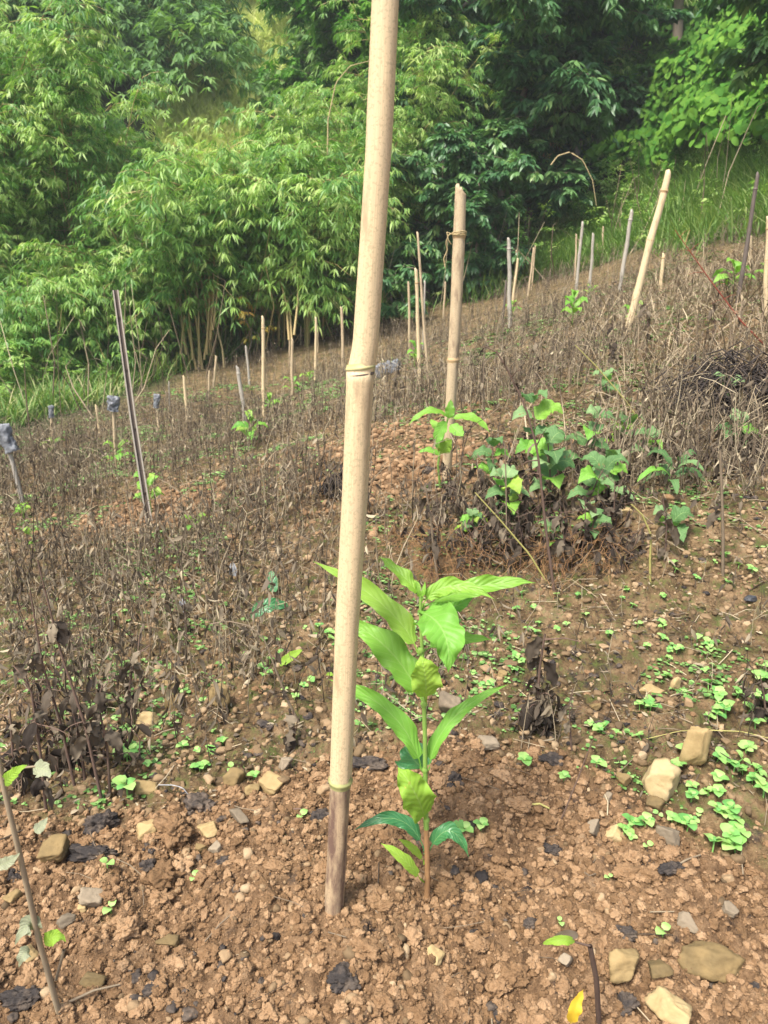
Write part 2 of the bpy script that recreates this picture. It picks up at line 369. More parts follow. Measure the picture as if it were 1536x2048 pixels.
M['pale_leaf'] = leaf_mat('fading leaf', [(0, (.22, .24, .14)), (1, (.40, .42, .30))], .25, .6, .2, veins=True)
M['rock'] = plain_mat('ochre rock', [(.15, (.07, .055, .03)), (.38, (.22, .155, .07)), (.6, (.38, .28, .135)), (1, (.52, .42, .25))], 22, .9, .9, usernd=.45)
M['grey_rock'] = plain_mat('grey rock', [(0, (.09, .075, .055)), (.5, (.22, .175, .12)), (1, (.38, .31, .22))], 26, .9, .9, usernd=.4)
M['char'] = plain_mat('charred wood', [(0, (.014, .012, .011)), (.42, (.035, .03, .028)), (.62, (.11, .085, .065)), (.8, (.26, .17, .11))], 46, .85, 1.0, usernd=.15)
M['plastic'] = plain_mat('grey plastic bag', [(.25, (.03, .032, .036)), (.5, (.15, .16, .175)), (.75, (.40, .41, .42))], 26, .45, .6, usernd=.4)
M['trunk'] = plain_mat('pale bark', [(0, (.10, .08, .06)), (.5, (.22, .18, .14)), (1, (.38, .33, .27))], 6, .9, .5, (4, 4, 1))
M['culm'] = plain_mat('bamboo culm', [(0, (.10, .15, .04)), (.45, (.25, .22, .09)), (.75, (.44, .32, .14)), (1, (.52, .42, .22))], 3, .6, 0, usernd=.9)
M['pebble'] = plain_mat('pebble', [(0, (.07, .05, .03)), (.35, (.17, .115, .062)), (.75, (.30, .205, .115)), (1, (.42, .32, .20))], 60, .9, .6, usernd=.8)
M['clod'] = plain_mat('clay clod', [(.1, (.07, .042, .02)), (.4, (.19, .113, .057)), (.7, (.31, .197, .108)), (1, (.45, .32, .195))], 90, .95, .9, usernd=.45)

def bamboo_mat(name, base, stain, amount=.5, grime=.0):
    m, nt, b = newmat(name); uv = uvco(nt)
    mp = nt.nodes.new('ShaderNodeMapping'); mp.inputs['Scale'].default_value = (18, 2.2, 1); nt.links.new(uv, mp.inputs[0])
    fib = noise(nt, 6, mp.outputs[0], 5, .7)
    mp2 = nt.nodes.new('ShaderNodeMapping'); mp2.inputs['Scale'].default_value = (2.2, 5, 1); nt.links.new(uv, mp2.inputs[0])
    blot = noise(nt, 1.6, mp2.outputs[0], 5, .65)
    spk = noise(nt, 260, objco(nt), 2, .6)
    oi = nt.nodes.new('ShaderNodeObjectInfo').outputs['Random']
    col = mix(nt, math_(nt, 'MULTIPLY', math_(nt, 'SUBTRACT', fib, .3), 2.5, True), tuple(c*.66 for c in base), tuple(min(1, c*1.10) for c in base)); col = mix(nt, math_(nt, 'MULTIPLY', math_(nt, 'SUBTRACT', noise(nt, 14, objco(nt), 4), .52), 3.0, True), col, tuple(c*m for c, m in zip(base, (.80, .83, .88))))
    col = mix(nt, math_(nt, 'MULTIPLY', math_(nt, 'MULTIPLY', math_(nt, 'SUBTRACT', blot, .60-.14*amount), 7.0, True), min(.9, .45+amount*.45)), col, stain)
    col = mix(nt, math_(nt, 'MULTIPLY', math_(nt, 'GREATER_THAN', spk, .58), .5), col, tuple(c*.55 for c in base))
    nt.links.new(col, b.inputs['Base Color']); b.inputs['Roughness'].default_value = .55; b.inputs['Specular IOR Level'].default_value = .3
    bump(nt, b, fib, .25, .002); return m
M['stake'] = bamboo_mat('dry bamboo', (.70, .55, .33), (.33, .23, .14), .5)
M['stake_low'] = bamboo_mat('stained bamboo', (.50, .37, .23), (.12, .070, .058), 1.25)
M['stake_grey'] = bamboo_mat('weathered grey bamboo', (.44, .40, .33), (.16, .14, .12), .6)
M['stake_tan'] = bamboo_mat('old tan bamboo', (.55, .43, .27), (.18, .12, .08), .6)
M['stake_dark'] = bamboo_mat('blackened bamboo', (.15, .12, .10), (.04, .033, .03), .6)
M['node_green'] = plain_mat('greenish node ring', [(.2, (.16, .17, .06)), (.5, (.36, .36, .15)), (.8, (.56, .48, .27))], 30, .6, .3, usernd=.1)
M['node_tan'] = plain_mat('tan node ring', [(0, (.34, .22, .10)), (1, (.58, .43, .25))], 40, .6, .3, usernd=.2)
M['twine'] = plain_mat('bamboo strip twine', [(0, (.32, .25, .12)), (1, (.50, .40, .22))], 60, .8, .2)

# soil
m, nt, b = newmat('clay soil'); vec = objco(nt)
ti = attr(nt, 'till'); gr = attr(nt, 'green'); cav = attr(nt, 'rnd')
n1 = noise(nt, 7, vec, 6, .7); n2 = noise(nt, 48, vec, 6, .78); n3 = noise(nt, 2.2, vec, 5, .6); n4 = noise(nt, 260, vec, 3, .7); n5 = noise(nt, 24, vec, 4, .7)
red = ramp(nt, math_(nt, 'ADD', math_(nt, 'MULTIPLY', n1, .4), math_(nt, 'MULTIPLY', n2, .6)), [(.34, (.05, .03, .017)), (.45, (.16, .095, .05)), (.57, (.29, .183, .10)), (.72, (.43, .31, .19))])
och = ramp(nt, math_(nt, 'ADD', math_(nt, 'MULTIPLY', n1, .45), math_(nt, 'MULTIPLY', n2, .55)), [(.36, (.028, .022, .015)), (.44, (.10, .066, .034)), (.53, (.235, .155, .083)), (.64, (.41, .295, .175))])
mossc = ramp(nt, n2, [(.35, (.03, .034, .016)), (.55, (.085, .10, .03)), (.75, (.17, .19, .055))])
och = mix(nt, math_(nt, 'MULTIPLY', math_(nt, 'SUBTRACT', n5, .475), 6.0, True), och, mossc)
col = mix(nt, ti, och, red)
col = mix(nt, math_(nt, 'MULTIPLY', math_(nt, 'SUBTRACT', noise(nt, 13, vec, 5, .7), .585), 9.0, True), col, (.035, .03, .03))
gcol = ramp(nt, n2, [(.3, (.03, .045, .018)), (.7, (.08, .10, .04))])
col = mix(nt, gr, col, gcol)
nt.links.new(col, b.inputs['Base Color']); b.inputs['Roughness'].default_value = .95; b.inputs['Specular IOR Level'].default_value = .15
bump(nt, b, math_(nt, 'ADD', n2, math_(nt, 'MULTIPLY', n4, .6)), 1.0, .010)
M['soil'] = m
# ------------------------------------------------------------------ the ground, one sheet
def axis_x():
    a = list(np.arange(0, .85, .0036)); s = .0036; v = a[-1]
    while v < 45: s = min(s*1.028, 1.6); v += s; a.append(v)
    a = np.array(a); return np.concatenate([-a[:0:-1], a])
def axis_y():
    v = .5; a = []; 
    while v < 60: a.append(v); v += min(.0034*max(v/.9, 1)**1.35, 1.2) if v < 16 else .5
    b = []; v = .5; s = .02
    while v > -12: s *= 1.12; v -= s; b.append(v)
    return np.array(b[::-1]+a)
ax, ay = axis_x(), axis_y(); X, Y = np.meshgrid(ax, ay); Z = Hh(X, Y)
nx, ny = len(ax), len(ay)
gi = (np.arange(ny-1)[:, None]*nx+np.arange(nx-1)[None]).ravel()
mb = MB(); mb.add(np.stack([X, Y, Z], -1), quads=np.stack([gi, gi+1, gi+1+nx, gi+nx], -1), r=.5)
ground = mb.build('ground', M['soil'], kind='structure')
tl = till_mask(X, Y).ravel().astype(np.float32)
a = ground.data.attributes.new('till', 'FLOAT', 'POINT'); a.data.foreach_set('value', tl)
gm = np.clip(np.maximum((Y-13.2)/1.0, (bank_s(X, Y)+1.6)/.6*np.clip((Y-6)/2, 0, 1)), 0, 1)
gm = np.maximum(gm, np.clip((-X-3.0-(9-Y)*.12)/.8, 0, 1)*np.clip((Y-5)/2, 0, 1)).ravel().astype(np.float32)
a = ground.data.attributes.new('green', 'FLOAT', 'POINT'); a.data.foreach_set('value', gm)

def scatter(rng, n, x0, x1, y0, y1, power=1.0):
    """random spots inside the field of view, denser close by"""
    y = y0+(y1-y0)*rng.random(n)**power; w = .62*y+.25
    x = rng.uniform(-1, 1, n)*w; k = (x > x0) & (x < x1); return x[k], y[k]
def P3(x, y, lift=0.0): return np.stack([x, y, Hh(x, y)+lift], -1)

# ---------------- clods and pebbles, too many to count
rng = np.random.default_rng(1)
mb = MB()
x, y = scatter(rng, 60000, -2, 2, .55, 1.75, .8); t = till_mask(x, y); k = rng.random(len(x)) < t*.9+.04; x, y = x[k], y[k]
s = .0014+.0070*rng.random(len(x))**4; b_ = s > .0045
lumps(mb, rng, P3(x, y, 0)[~b_]+np.stack([0*x, 0*x, s*.15], -1)[~b_], s[~b_], 1, .5, 2.2, .8)
lumps(mb, rng, P3(x, y, 0)[b_]+np.stack([0*x, 0*x, s*.05], -1)[b_], s[b_], 3, .75, 2.6, .75)
x, y = scatter(rng, 700, -1.2, 1.2, .55, 1.6, .9); t = till_mask(x, y); k = rng.random(len(x)) < t; x, y = x[k], y[k]
s = .007+.013*rng.random(len(x))**3; lumps(mb, rng, P3(x, y, 0)+np.stack([0*x, 0*x, s*.0], -1), s, 4, .8, 3.0, .7)
for cx, cy, n in ((.1, 2.95, 1500), (-1.15, 3.45, 1500), (-.05, 3.6, 900)):
    x = cx+rng.normal(size=n)*.28; y = cy+rng.normal(size=n)*.22; s = .004+.016*rng.random(n)**3; lumps(mb, rng, P3(x, y, 0)+np.stack([0*x, 0*x, s*.3], -1), s, 1, .4, 2.2, .8)
mb.build('soil_clods', M['clod'], smooth=True, kind='stuff', label='crumbly reddish clay clods heaped around the young seedling', cat='soil clods')
mb = MB()
x, y = scatter(rng, 70000, -4, 4, .6, 5.5, 1.0); t = till_mask(x, y); n0 = fbm(np.stack([x*2.5, y*2.5], -1), 3, 77)
k = rng.random(len(x)) < (1-t*.85)*np.clip((n0-.35)*3.5, .15, 1); x, y = x[k], y[k]
s = .0022+.011*rng.random(len(x))**3.5; lumps(mb, rng, P3(x, y, 0)+np.stack([0*x, 0*x, s*.15], -1), s, 1, .35, 2.2, .8, True)
x, y = scatter(rng, 3600, -2.5, 2.5, 1.0, 3.4, 1.0); t = till_mask(x, y); k = rng.random(len(x)) < (1-t*.8)*.8; x, y = x[k], y[k]
s = .006+.012*rng.random(len(x))**2.5; lumps(mb, rng, P3(x, y, 0)+np.stack([0*x, 0*x, s*.05], -1), s, 2, .35, 2.2, .7, True)
mb.build('pebbles', M['pebble'], smooth=False, kind='stuff', label='small ochre pebbles and stone chips strewn over the slope', cat='pebbles')

# ---------------- bamboo stakes
def stake_axis(pts_px, Y, K=40):            # photo points down the stick -> 3-D axis in the upright plane at distance Y
    return np.array([at(a, b, Y) for a, b in pts_px])
def resample(P, K):
    P = np.asarray(P, float); d = np.concatenate([[0], np.cumsum(np.linalg.norm(np.diff(P, axis=0), axis=1))]); s = np.linspace(0, d[-1], K)
    return np.stack([np.interp(s, d, P[:, i]) for i in range(3)], -1), s
def culm_tube(mb, P, R, sides=20, seed=0, cut=0.0, crack=None):
    """one bamboo length, bottom to top, with a hollow slanted top"""
    K = len(P); T = nz(np.gradient(P, axis=0)); U = nz(np.cross(np.array([0, 1.0, 0]), T)); V = nz(np.cross(T, U))
    a = np.linspace(0, 2*math.pi, sides, endpoint=False); g = np.random.default_rng(seed)
    rr = R[:, None]*(1+.02*(vnoise(np.stack(np.broadcast_arrays(np.cos(a)[None]*2+seed, np.sin(a)[None]*2, np.linspace(0, 6, K)[:, None]), -1))-.5)*2)
    if crack is not None: rr = rr-R[:, None]*crack[1]*np.exp(-((np.angle(np.exp(1j*(a-crack[0]))))/.13)**2)[None]
    V3 = P[:, None]+rr[..., None]*(U[:, None]*np.cos(a)[None, :, None]+V[:, None]*np.sin(a)[None, :, None])
    if cut:
        top = cut*(np.cos(a-.6)*.5+.5)+g.random(sides)*cut*.35; V3[-1] -= T[-1]*top[:, None]; V3[-2] -= T[-1]*(top*.3)[:, None]
    s = np.concatenate([[0], np.cumsum(np.linalg.norm(np.diff(P, axis=0), axis=1))])
    uv = np.stack(np.broadcast_arrays((np.arange(sides)/sides)[None], s[:, None]), -1)
    k = (np.arange(K-1)*sides)[:, None]; j = np.arange(sides)[None]; j2 = (j+1) % sides
    q = np.stack([k+j, k+j2, k+sides+j2, k+sides+j], -1).reshape(-1, 4)
    # hollow inside: rim and inner wall, closed a little lower
    rim = V3[-1]+(P[-1]-V3[-1])*.38; low = rim-T[-1]*R[-1]*1.2; c = (P[-1]-T[-1]*(R[-1]*1.2+cut))[None]
    n0 = K*sides; jj = np.arange(sides); jn = (jj+1) % sides; lt = (K-1)*sides
    q2 = np.concatenate([np.stack([lt+jj, lt+jn, n0+jn, n0+jj], -1), np.stack([n0+jj, n0+jn, n0+sides+jn, n0+sides+jj], -1)])
    tr = np.stack([n0+sides+jj, n0+sides+jn, 0*jj+n0+2*sides], -1)
    VV = np.concatenate([V3.reshape(-1, 3), rim, low, c]); uvv = np.concatenate([uv.reshape(-1, 2), np.zeros((2*sides+1, 2))])
    mb.add(VV, tris=tr, quads=np.concatenate([q, q2]), r=.5, uv=uvv)
def ring(mb, c, t, r, h=.006, out=1.10, sides=20):
    t = nz(t); prof = [(-1.6, .97), (-.7, 1.02), (-.2, out), (.25, out), (.5, 1.03), (1.5, .97)]
    P = np.array([c+t*h*a for a, _ in prof]); tubes(mb, P, np.array([[r*b for _, b in prof]]), sides)

# the stake in front: three lengths, two nodes
Yb = float(gp(668, 1815)[1]); lo = stake_axis([(664, 1850), (667, 1830), (674, 1700), (681, 1560)], Yb)
BASE = gp(667, 1828)
midp = stake_axis([(681, 1560), (694, 1250), (709, 1000), (721, 738)], Yb); hi = stake_axis([(723, 738), (731, 690), (757, 300), (771, 0), (776, -130)], Yb)
t = empty('bamboo_stake', BASE, 'tall thick pale stake in front, rising out of the picture beside the leafy seedling', 'bamboo stake', 'bamboo stakes in the field')
def local(o):   # keep world placement under an empty
    o.matrix_parent_inverse = mathutils.Matrix.Translation(o.parent.location).inverted(); return o
def seg(P, r0, r1, mat, K, seed, flare0=.0, flare1=.0, cut=0, crack=None):
    Q, s = resample(P, K); f = s/s[-1]; R = r0+(r1-r0)*f
    R = R*(1+flare0*np.exp(-s/.02)+flare1*np.exp(-(s[-1]-s)/.02)); m_ = MB(); culm_tube(m_, Q, R, 24, seed, cut, crack); return m_
def rpx(w, p): return .5*w/px_per_m(p)
r_lo = rpx(39, lo[1]); r_a = rpx(44, midp[0]); r_b = rpx(54, midp[-1]); r_c = rpx(51, hi[1]); r_d = rpx(54, hi[3])
local(seg(lo, r_lo, rpx(40, lo[-1]), None, 20, 1, 0, .05, 0, (-.42, .30)).build('lower_culm', M['stake_low'], t, label='lower length of the stake with dark purple brown stains'))
local(seg(midp, r_a, r_b, None, 40, 2, .03, .06, 0, (-.38, .24)).build('culm', M['stake'], t))
local(seg(hi, r_c, r_d, None, 40, 3, .08, 0, .0, (-.35, .10)).build('culm', M['stake'], t))
m_ = MB(); ring(m_, midp[0], midp[1]-midp[0], r_a*1.0, .006, 1.13, 24); local(m_.build('node_ring', M['node_green'], t, label='lower green tinted node ring'))
m_ = MB(); ring(m_, midp[-1]+np.array([0, 0, .002]), np.array([-.17, 0, 1.0]), r_b*1.02, .0042, 1.11, 24); local(m_.build('node_ring', M['node_green'], t, label='upper greenish node ring'))

m_ = MB(); ring(m_, midp[-1]-np.array([0, 0, .0065]), np.array([-.17, 0, 1.0]), r_b*1.02, .0016, 1.035, 24); local(m_.build('node_dark_line', M['stake_dark'], t, label='thin dark line under the upper node ring'))  # narrow dark band set just below the ring
# the second stake with twine round its node
g2 = gp(890, 958); Y2 = float(g2[1])
P2 = stake_axis([(889, 990), (893, 955), (900, 830), (906, 720), (913, 600), (918, 473), (922, 366)], Y2)
t = empty('bamboo_stake', P2[1], 'thick stake with slanted split top and twine round it, behind the second seedling', 'bamboo stake', 'bamboo stakes in the field')
Q, s = resample(P2, 60); w = np.interp(s/s[-1], [0, .3, .42, .8, 1], [18, 21, 22, 25, 22]); R = .5*w/np.array([px_per_m(q) for q in Q])
m_ = MB(); culm_tube(m_, Q, R, 20, 8, .06, (-.7, .08)); local(m_.build('culm', M['stake_tan'], t))
for f, lb in ((3, 'node ring halfway up'), (5, 'node ring under the twine')):
    m_ = MB(); i = np.argmin(np.linalg.norm(Q-P2[f], axis=1)); ring(m_, P2[f], P2[min(f+1, 6)]-P2[f-1], R[i], .009, 1.10); local(m_.build('node_ring', M['node_tan'], t, label=lb))
m_ = MB(); c = P2[5]+np.array([0, 0, .006]); rr = R[-12]*1.16
for k in range(3):
    a = np.linspace(0, 6.4, 26); tubes(m_, c+np.stack([np.cos(a)*rr, np.sin(a)*rr, .004*k+.003*np.sin(a+k)], -1), .0022, 5)
tw = [c+np.array(v) for v in ((-rr, -.01, 0), (-rr-.012, -.02, .0), (-rr-.022, -.015, -.03), (-rr-.014, -.01, -.055), (-rr-.026, -.01, -.085), (-rr-.020, -.01, -.115))]
tubes(m_, resample(tw, 14)[0], .0022, 5)
tubes(m_, resample([c+np.array(v) for v in ((-rr, -.01, 0), (-rr-.02, -.02, .006), (-rr-.014, -.02, -.02), (-rr-.002, -.015, -.035))], 10)[0], .0022, 5)
m_.build('twine', M['twine'], origin=c, label='thin strip of twine knotted round the split topped stake, its end hanging down', cat='twine')

# all other stakes: (base px, base py, top px, top py, width px, material, label)
ST = [
 (840,770,832,535,7,'stake','pale tan stake left of the twine tied stake, tallest light one of its bunch'),
 (857,780,835,462,5,'stake_tan','tall thin brown stake rising highest in the bunch left of the twine tied stake'),
 (820,710,817,562,5,'stake_tan','thin tan stake just left of the pale stake in the bunch beyond the front stake'),
 (814,650,811,607,4,'stake_tan','very short thin stake far off at the left of the bunch beyond the front stake'),
 (846,700,850,560,4,'stake_grey','thin grey stake just right of the pale stake in the bunch beyond the front stake'),
 (887,637,891,562,4,'stake_tan','short far stake close to the left side of the twine tied stake'),
 (795,650,795,610,3,'stake_tan','tiny far stake between the front stake and the bunch, in front of the trees'),
 (787,632,778,550,4,'stake_grey','far leaning grey stake close to the right edge of the front stake'),
 (1020,655,1018,474,8,'stake_grey','smooth whitish grey stake right of the twine tied stake'),
 (1005,645,1013,560,5,'stake_dark','short dark stake leaning on the left of the whitish grey stake'),
 (1024,615,1036,515,5,'stake','pale stake just behind the right side of the whitish grey stake'),
 (1029,580,1033,498,4,'stake_tan','far thin stake hidden partly behind the whitish grey stake'),
 (1049,560,1052,495,3,'stake_tan','far hair thin stake at the green grass edge, right of the whitish grey stake'),
 (1055,600,1068,494,4,'stake_tan','thin leaning stake in the middle of the gap right of the whitish grey stake'),
 (1063,580,1071,490,3,'stake_tan','thin stake just behind the right of the leaning stake in the gap'),
 (1149,605,1166,442,6,'stake_grey','dark footed stake with a pale top, tallest of the group below the dark hollow'),
 (1150,560,1153,467,4,'stake_tan','thin stake touching the left side of the dark footed stake'),
 (1161,540,1158,478,3,'stake_tan','very thin short stake behind the dark footed stake'),
 (1178,592,1187,465,6,'stake_grey','grey leaning stake right of the dark footed stake'),
 (1194,530,1195,485,3,'stake_tan','tiny far stake just right of the grey leaning stake, before the grass'),
 (1203,525,1207,452,4,'stake_tan','far tan stake standing at the edge of the green grass below the hollow'),
 (1238,585,1265,418,8,'stake_grey','grey white leaning stake left of the long yellow leaning stake'),
 (1253,668,1339,338,14,'stake','long yellow bamboo stake leaning right with a node near its middle'),
 (1320,585,1328,505,7,'stake','short pointed yellow stub stake right of the long leaning stake'),
 (1474,608,1517,343,8,'stake_dark','dark blackened leaning stake near the right edge of the field'),
 (1500,535,1502,470,4,'stake_tan','short thin stake behind the blackened stake near the right edge'),
 (1531,632,1537,430,9,'stake','yellow stake cut by the right edge of the picture'),
 (683,0,0,0,0,'',''),
 (376,855,368,750,6,'stake','short yellow stake standing alone right of the tall split dark stake'),
 (199,868,192,808,5,'stake','short yellow stake left of the bag topped stakes, near the left undergrowth'),
 (427,775,433,710,5,'stake_tan','short stake leaning right before the yellow bamboo culms'),
 (417,805,419,740,4,'stake_tan','thin short stake in front of the one leaning before the yellow culms'),
 (492,855,475,730,8,'stake_grey','stake leaning left with a pale top, left of the tall slim yellow stake'),
 (499,770,492,690,5,'stake_grey','far whitish stake leaning left under the orange leafed sapling'),
 (527,832,526,630,7,'stake','tall slim yellow stake, straight, in the middle of the left field'),
 (532,668,532,612,3,'stake_tan','far thin stake behind the top of the tall slim yellow stake'),
 (584,790,585,675,6,'stake_tan','straight slim stake between the tall slim yellow stake and the front stake'),
 (579,735,579,680,3,'stake_tan','far stake just left of the straight slim stake'),
 (630,760,632,633,5,'stake','pale straight stake, second from the left side of the front stake'),
 (601,690,602,652,3,'stake_tan','tiny far stake before the grove, left of the pale straight stake'),
 (636,705,636,655,3,'stake_tan','far thin stake behind the right side of the pale straight stake'),
 (687,740,683,612,6,'stake_tan','stake nearest to the left edge of the front stake'),
 (339,815,338,762,3,'stake_grey','very thin grey stake left of the short yellow stake that stands alone'),
]
for i, (bx, by, tx, ty, wd, mt, lb) in enumerate(ST):
    if not mt: continue
    g = gp(bx, by); Y = float(g[1]); T0 = at(tx, ty, Y)
    rr = rpx(wd, g)
    q = np.random.default_rng(100+i); B0 = g-nz(T0-g)*.05; jit = nz(np.cross(T0-B0, [0, 1, 0]))
    pts = [B0+(T0-B0)*f+jit*q.normal()*rr*.16 for f in np.linspace(0, 1, 6)]; pts[0] = B0; pts[-1] = T0
    Q, s = resample(pts, 26); R = np.full(26, rr)*np.linspace(1.08, .9, 26)
    nodes = [f for f in (.28, .6, .86) if s[-1] > .35]
    for f in nodes: R = R*(1+.16*np.exp(-((s/s[-1]-f)/.018)**2))
    big = wd >= 7
    e = empty('bamboo_stake', g, lb, 'bamboo stake', 'bamboo stakes in the field')
    m_ = MB(); culm_tube(m_, Q, R, 10, 50+i, rr*2.0, None)
    local(m_.build('culm', M[mt], e))
    if big:
        for f in nodes:
            c = Q[int(round(f*25))]; m_ = MB(); ring(m_, c, T0-B0, rr*1.02, rr*.35, 1.14, 10); local(m_.build('node_ring', M['node_tan' if mt in ('stake', 'stake_tan') else mt], e))

# the tall split dark stake: a half culm, dark hollow towards us between two pale edges
g = gp(300, 1045); Y = float(g[1]); A = g-np.array([0, 0, .04]); B_ = at(231, 580, Y)
e = empty('split_bamboo_stake', g, 'tall split stake leaning left in the left field, dark hollow showing between pale edges', 'bamboo stake', 'bamboo stakes in the field')
Q, s = resample([A, A+(B_-A)*.5+np.array([-.006, 0, 0]), B_], 30); T = nz(B_-A); side = nz(np.cross(T, [0, 1, 0])); K = 30; a = np.linspace(-.1, math.pi+.1, 11)
rad = np.linspace(7.0, 5.5, K)/px_per_m(g)
def arc(rd): return Q[:, None]+rd[:, None, None]*(side*np.cos(a)[:, None]+np.array([0, 1.0, 0])*np.sin(a)[:, None])[None]
out_, in_ = arc(rad), arc(rad*.55); k = (np.arange(K-1)*11)[:, None]; j = np.arange(10)[None]; q = np.stack([k+j, k+j+1, k+12+j, k+11+j], -1).reshape(-1, 4)
uv = np.stack(np.broadcast_arrays((np.arange(11)/20)[None], s[:, None]), -1)
m_ = MB(); m_.add(out_, quads=q, r=.5, uv=uv)
for c0 in (0, 10):
    v = np.concatenate([out_[:, c0], in_[:, c0]]); kk = np.arange(K-1); m_.add(v, quads=np.stack([kk, kk+1, K+kk+1, K+kk], -1), r=.5)
v = np.concatenate([out_[-1], in_[-1]]); kk = np.arange(10); m_.add(v, quads=np.stack([kk, kk+1, 11+kk+1, 11+kk], -1), r=.5)
local(m_.build('outer_shell', M['stake_grey'], e))
m_ = MB(); m_.add(in_, quads=q, r=.5, uv=uv)
for f in (.2, .45, .72, .9):
    c = Q[int(f*29)]; v = np.concatenate([[c], c+rad[10]*.72*(side*np.cos(a)[:, None]+np.array([0, 1.0, 0])*np.sin(a)[:, None])]); kk = np.arange(1, 11); m_.add(v, tris=np.stack([0*kk, kk, kk+1], -1), r=.5)
local(m_.build('inner_hollow', M['stake_dark'], e))

# stakes with an upturned polythene bag on top
def bag(mb, c, w, h, tilt, seed):
    g_ = np.random.default_rng(seed); nu, nv = 32, 26; a = np.linspace(0, 2*math.pi, nu, endpoint=False); z = np.linspace(-.5, .5, nv)
    A_, Zz = np.meshgrid(a, z); pr = np.interp(Zz, [-.5, -.2, .35, .46, .5], [.95, .9, 1.0, .8, .12])
    n = fbm(np.stack([np.cos(A_)*2.4+seed, np.sin(A_)*2.4, Zz*5], -1), 4, seed, .65); r = w*.5*pr*(.45+1.1*n)
    V = np.stack([r*np.cos(A_), r*np.sin(A_)*.8, Zz*h+.35*h*(n-.5)*(Zz > .2)], -1); c_, s_ = math.cos(tilt), math.sin(tilt)
    V = np.stack([V[..., 0]*c_+V[..., 2]*s_, V[..., 1], -V[..., 0]*s_+V[..., 2]*c_], -1)+c
    k = (np.arange(nv-1)*nu)[:, None]; j = np.arange(nu)[None]; j2 = (j+1) % nu
    mb.add(V, quads=np.stack([k+j, k+j2, k+nu+j2, k+nu+j], -1).reshape(-1, 4), r=np.clip(n.ravel(), 0, 1))
    top = (nv-1)*nu; 
for i, (bx, by, tx, ty, wd, bw, bh, tilt, lb, lb2, mt) in enumerate([
   (48,1015,20,905,9,30,62,-.35,'stake at the far left edge under a mottled grey bag','crumpled mottled black and white plastic bag cut by the left edge, on its stake','char'),
   (105,893,103,835,5,11,26,.05,'short stake under the small grey bag near the left undergrowth','small narrow grey bag, leftmost of the small ones, over a short stake','plastic'),
   (232,940,227,822,6,24,32,.15,'long stake under the pale grey square bag left of the split stake','pale grey square plastic bag upturned on a stake left of the split stake','plastic'),
   (317,857,314,816,5,13,30,.12,'short stake under the bluish bag right of the split stake','small bluish grey plastic bag on a short stake right of the split stake','plastic')]):
    g = gp(bx, by); Y = float(g[1]); T0 = at(tx, ty, Y); ppm = px_per_m(g); Q, s = resample([g-nz(T0-g)*.05, T0+nz(T0-g)*bh*.5/ppm], 14)
    e = empty('bamboo_stake', g, lb, 'bamboo stake', 'bag topped stakes'); m_ = MB(); culm_tube(m_, Q, np.full(14, .5*wd/ppm), 10, 70+i, .004); local(m_.build('culm', M['stake_tan' if i else 'stake_grey'], e))
    c = T0+nz(T0-g)*bh*.45/ppm; m_ = MB(); bag(m_, c, bw/ppm*.98, bh/ppm*.88, tilt, 5+i)
    o = m_.build('plastic_bag', M['plastic'], origin=c, label=lb2, cat='plastic bag', group='plastic bags over stakes')
# ------------------------------------------------------------------ bamboo grove, trees, far hillside
def sprays(rng, org, d, ln, nf, nl, L, W, droop=.35, spread=.9, hang=.5, wob=.12):
    """leafy branches: nf tufts along each, nl leaves to a tuft"""
    n = len(org); s = np.linspace(.22, 1, nf)[None, :, None]; d = nz(d)
    p = org[:, None]+d[:, None]*s*ln[:, None, None]-UP*(droop*ln)[:, None, None]*s*s+rng.normal(size=(n, nf, 3))*wob*ln[:, None, None]*.6
    tan = nz(d[:, None]-UP*2*droop*s); lat = nz(np.cross(tan, UP)); lat = lat*np.where(np.arange(nf) % 2, 1, -1)[None, :, None]
    head = nz(tan*.8+lat*.8+rng.normal(size=p.shape)*.3)
    ang = np.linspace(-1, 1, nl)[None, None, :, None]*spread
    hl = nz(np.cross(head, UP)+1e-6); dd = nz(head[:, :, None]*np.cos(ang)+hl[:, :, None]*np.sin(ang)-UP*hang+rng.normal(size=(n, nf, nl, 3))*.16)
    pp = p[:, :, None]+dd*rng.uniform(0, .05, (n, nf, nl, 1))
    nr = nz(UP+rng.normal(size=dd.shape)*.35)
    l = L*rng.uniform(.7, 1.25, (n, nf, nl)); w = W*rng.uniform(.8, 1.2, (n, nf, nl))
    rn = .55*rng.random((n, 1, 1))+.25*rng.random((n, nf, 1))+.25*rng.random((n, nf, nl))
    return pp.reshape(-1, 3), dd.reshape(-1, 3), nr.reshape(-1, 3), l.ravel(), w.ravel(), rn.ravel()

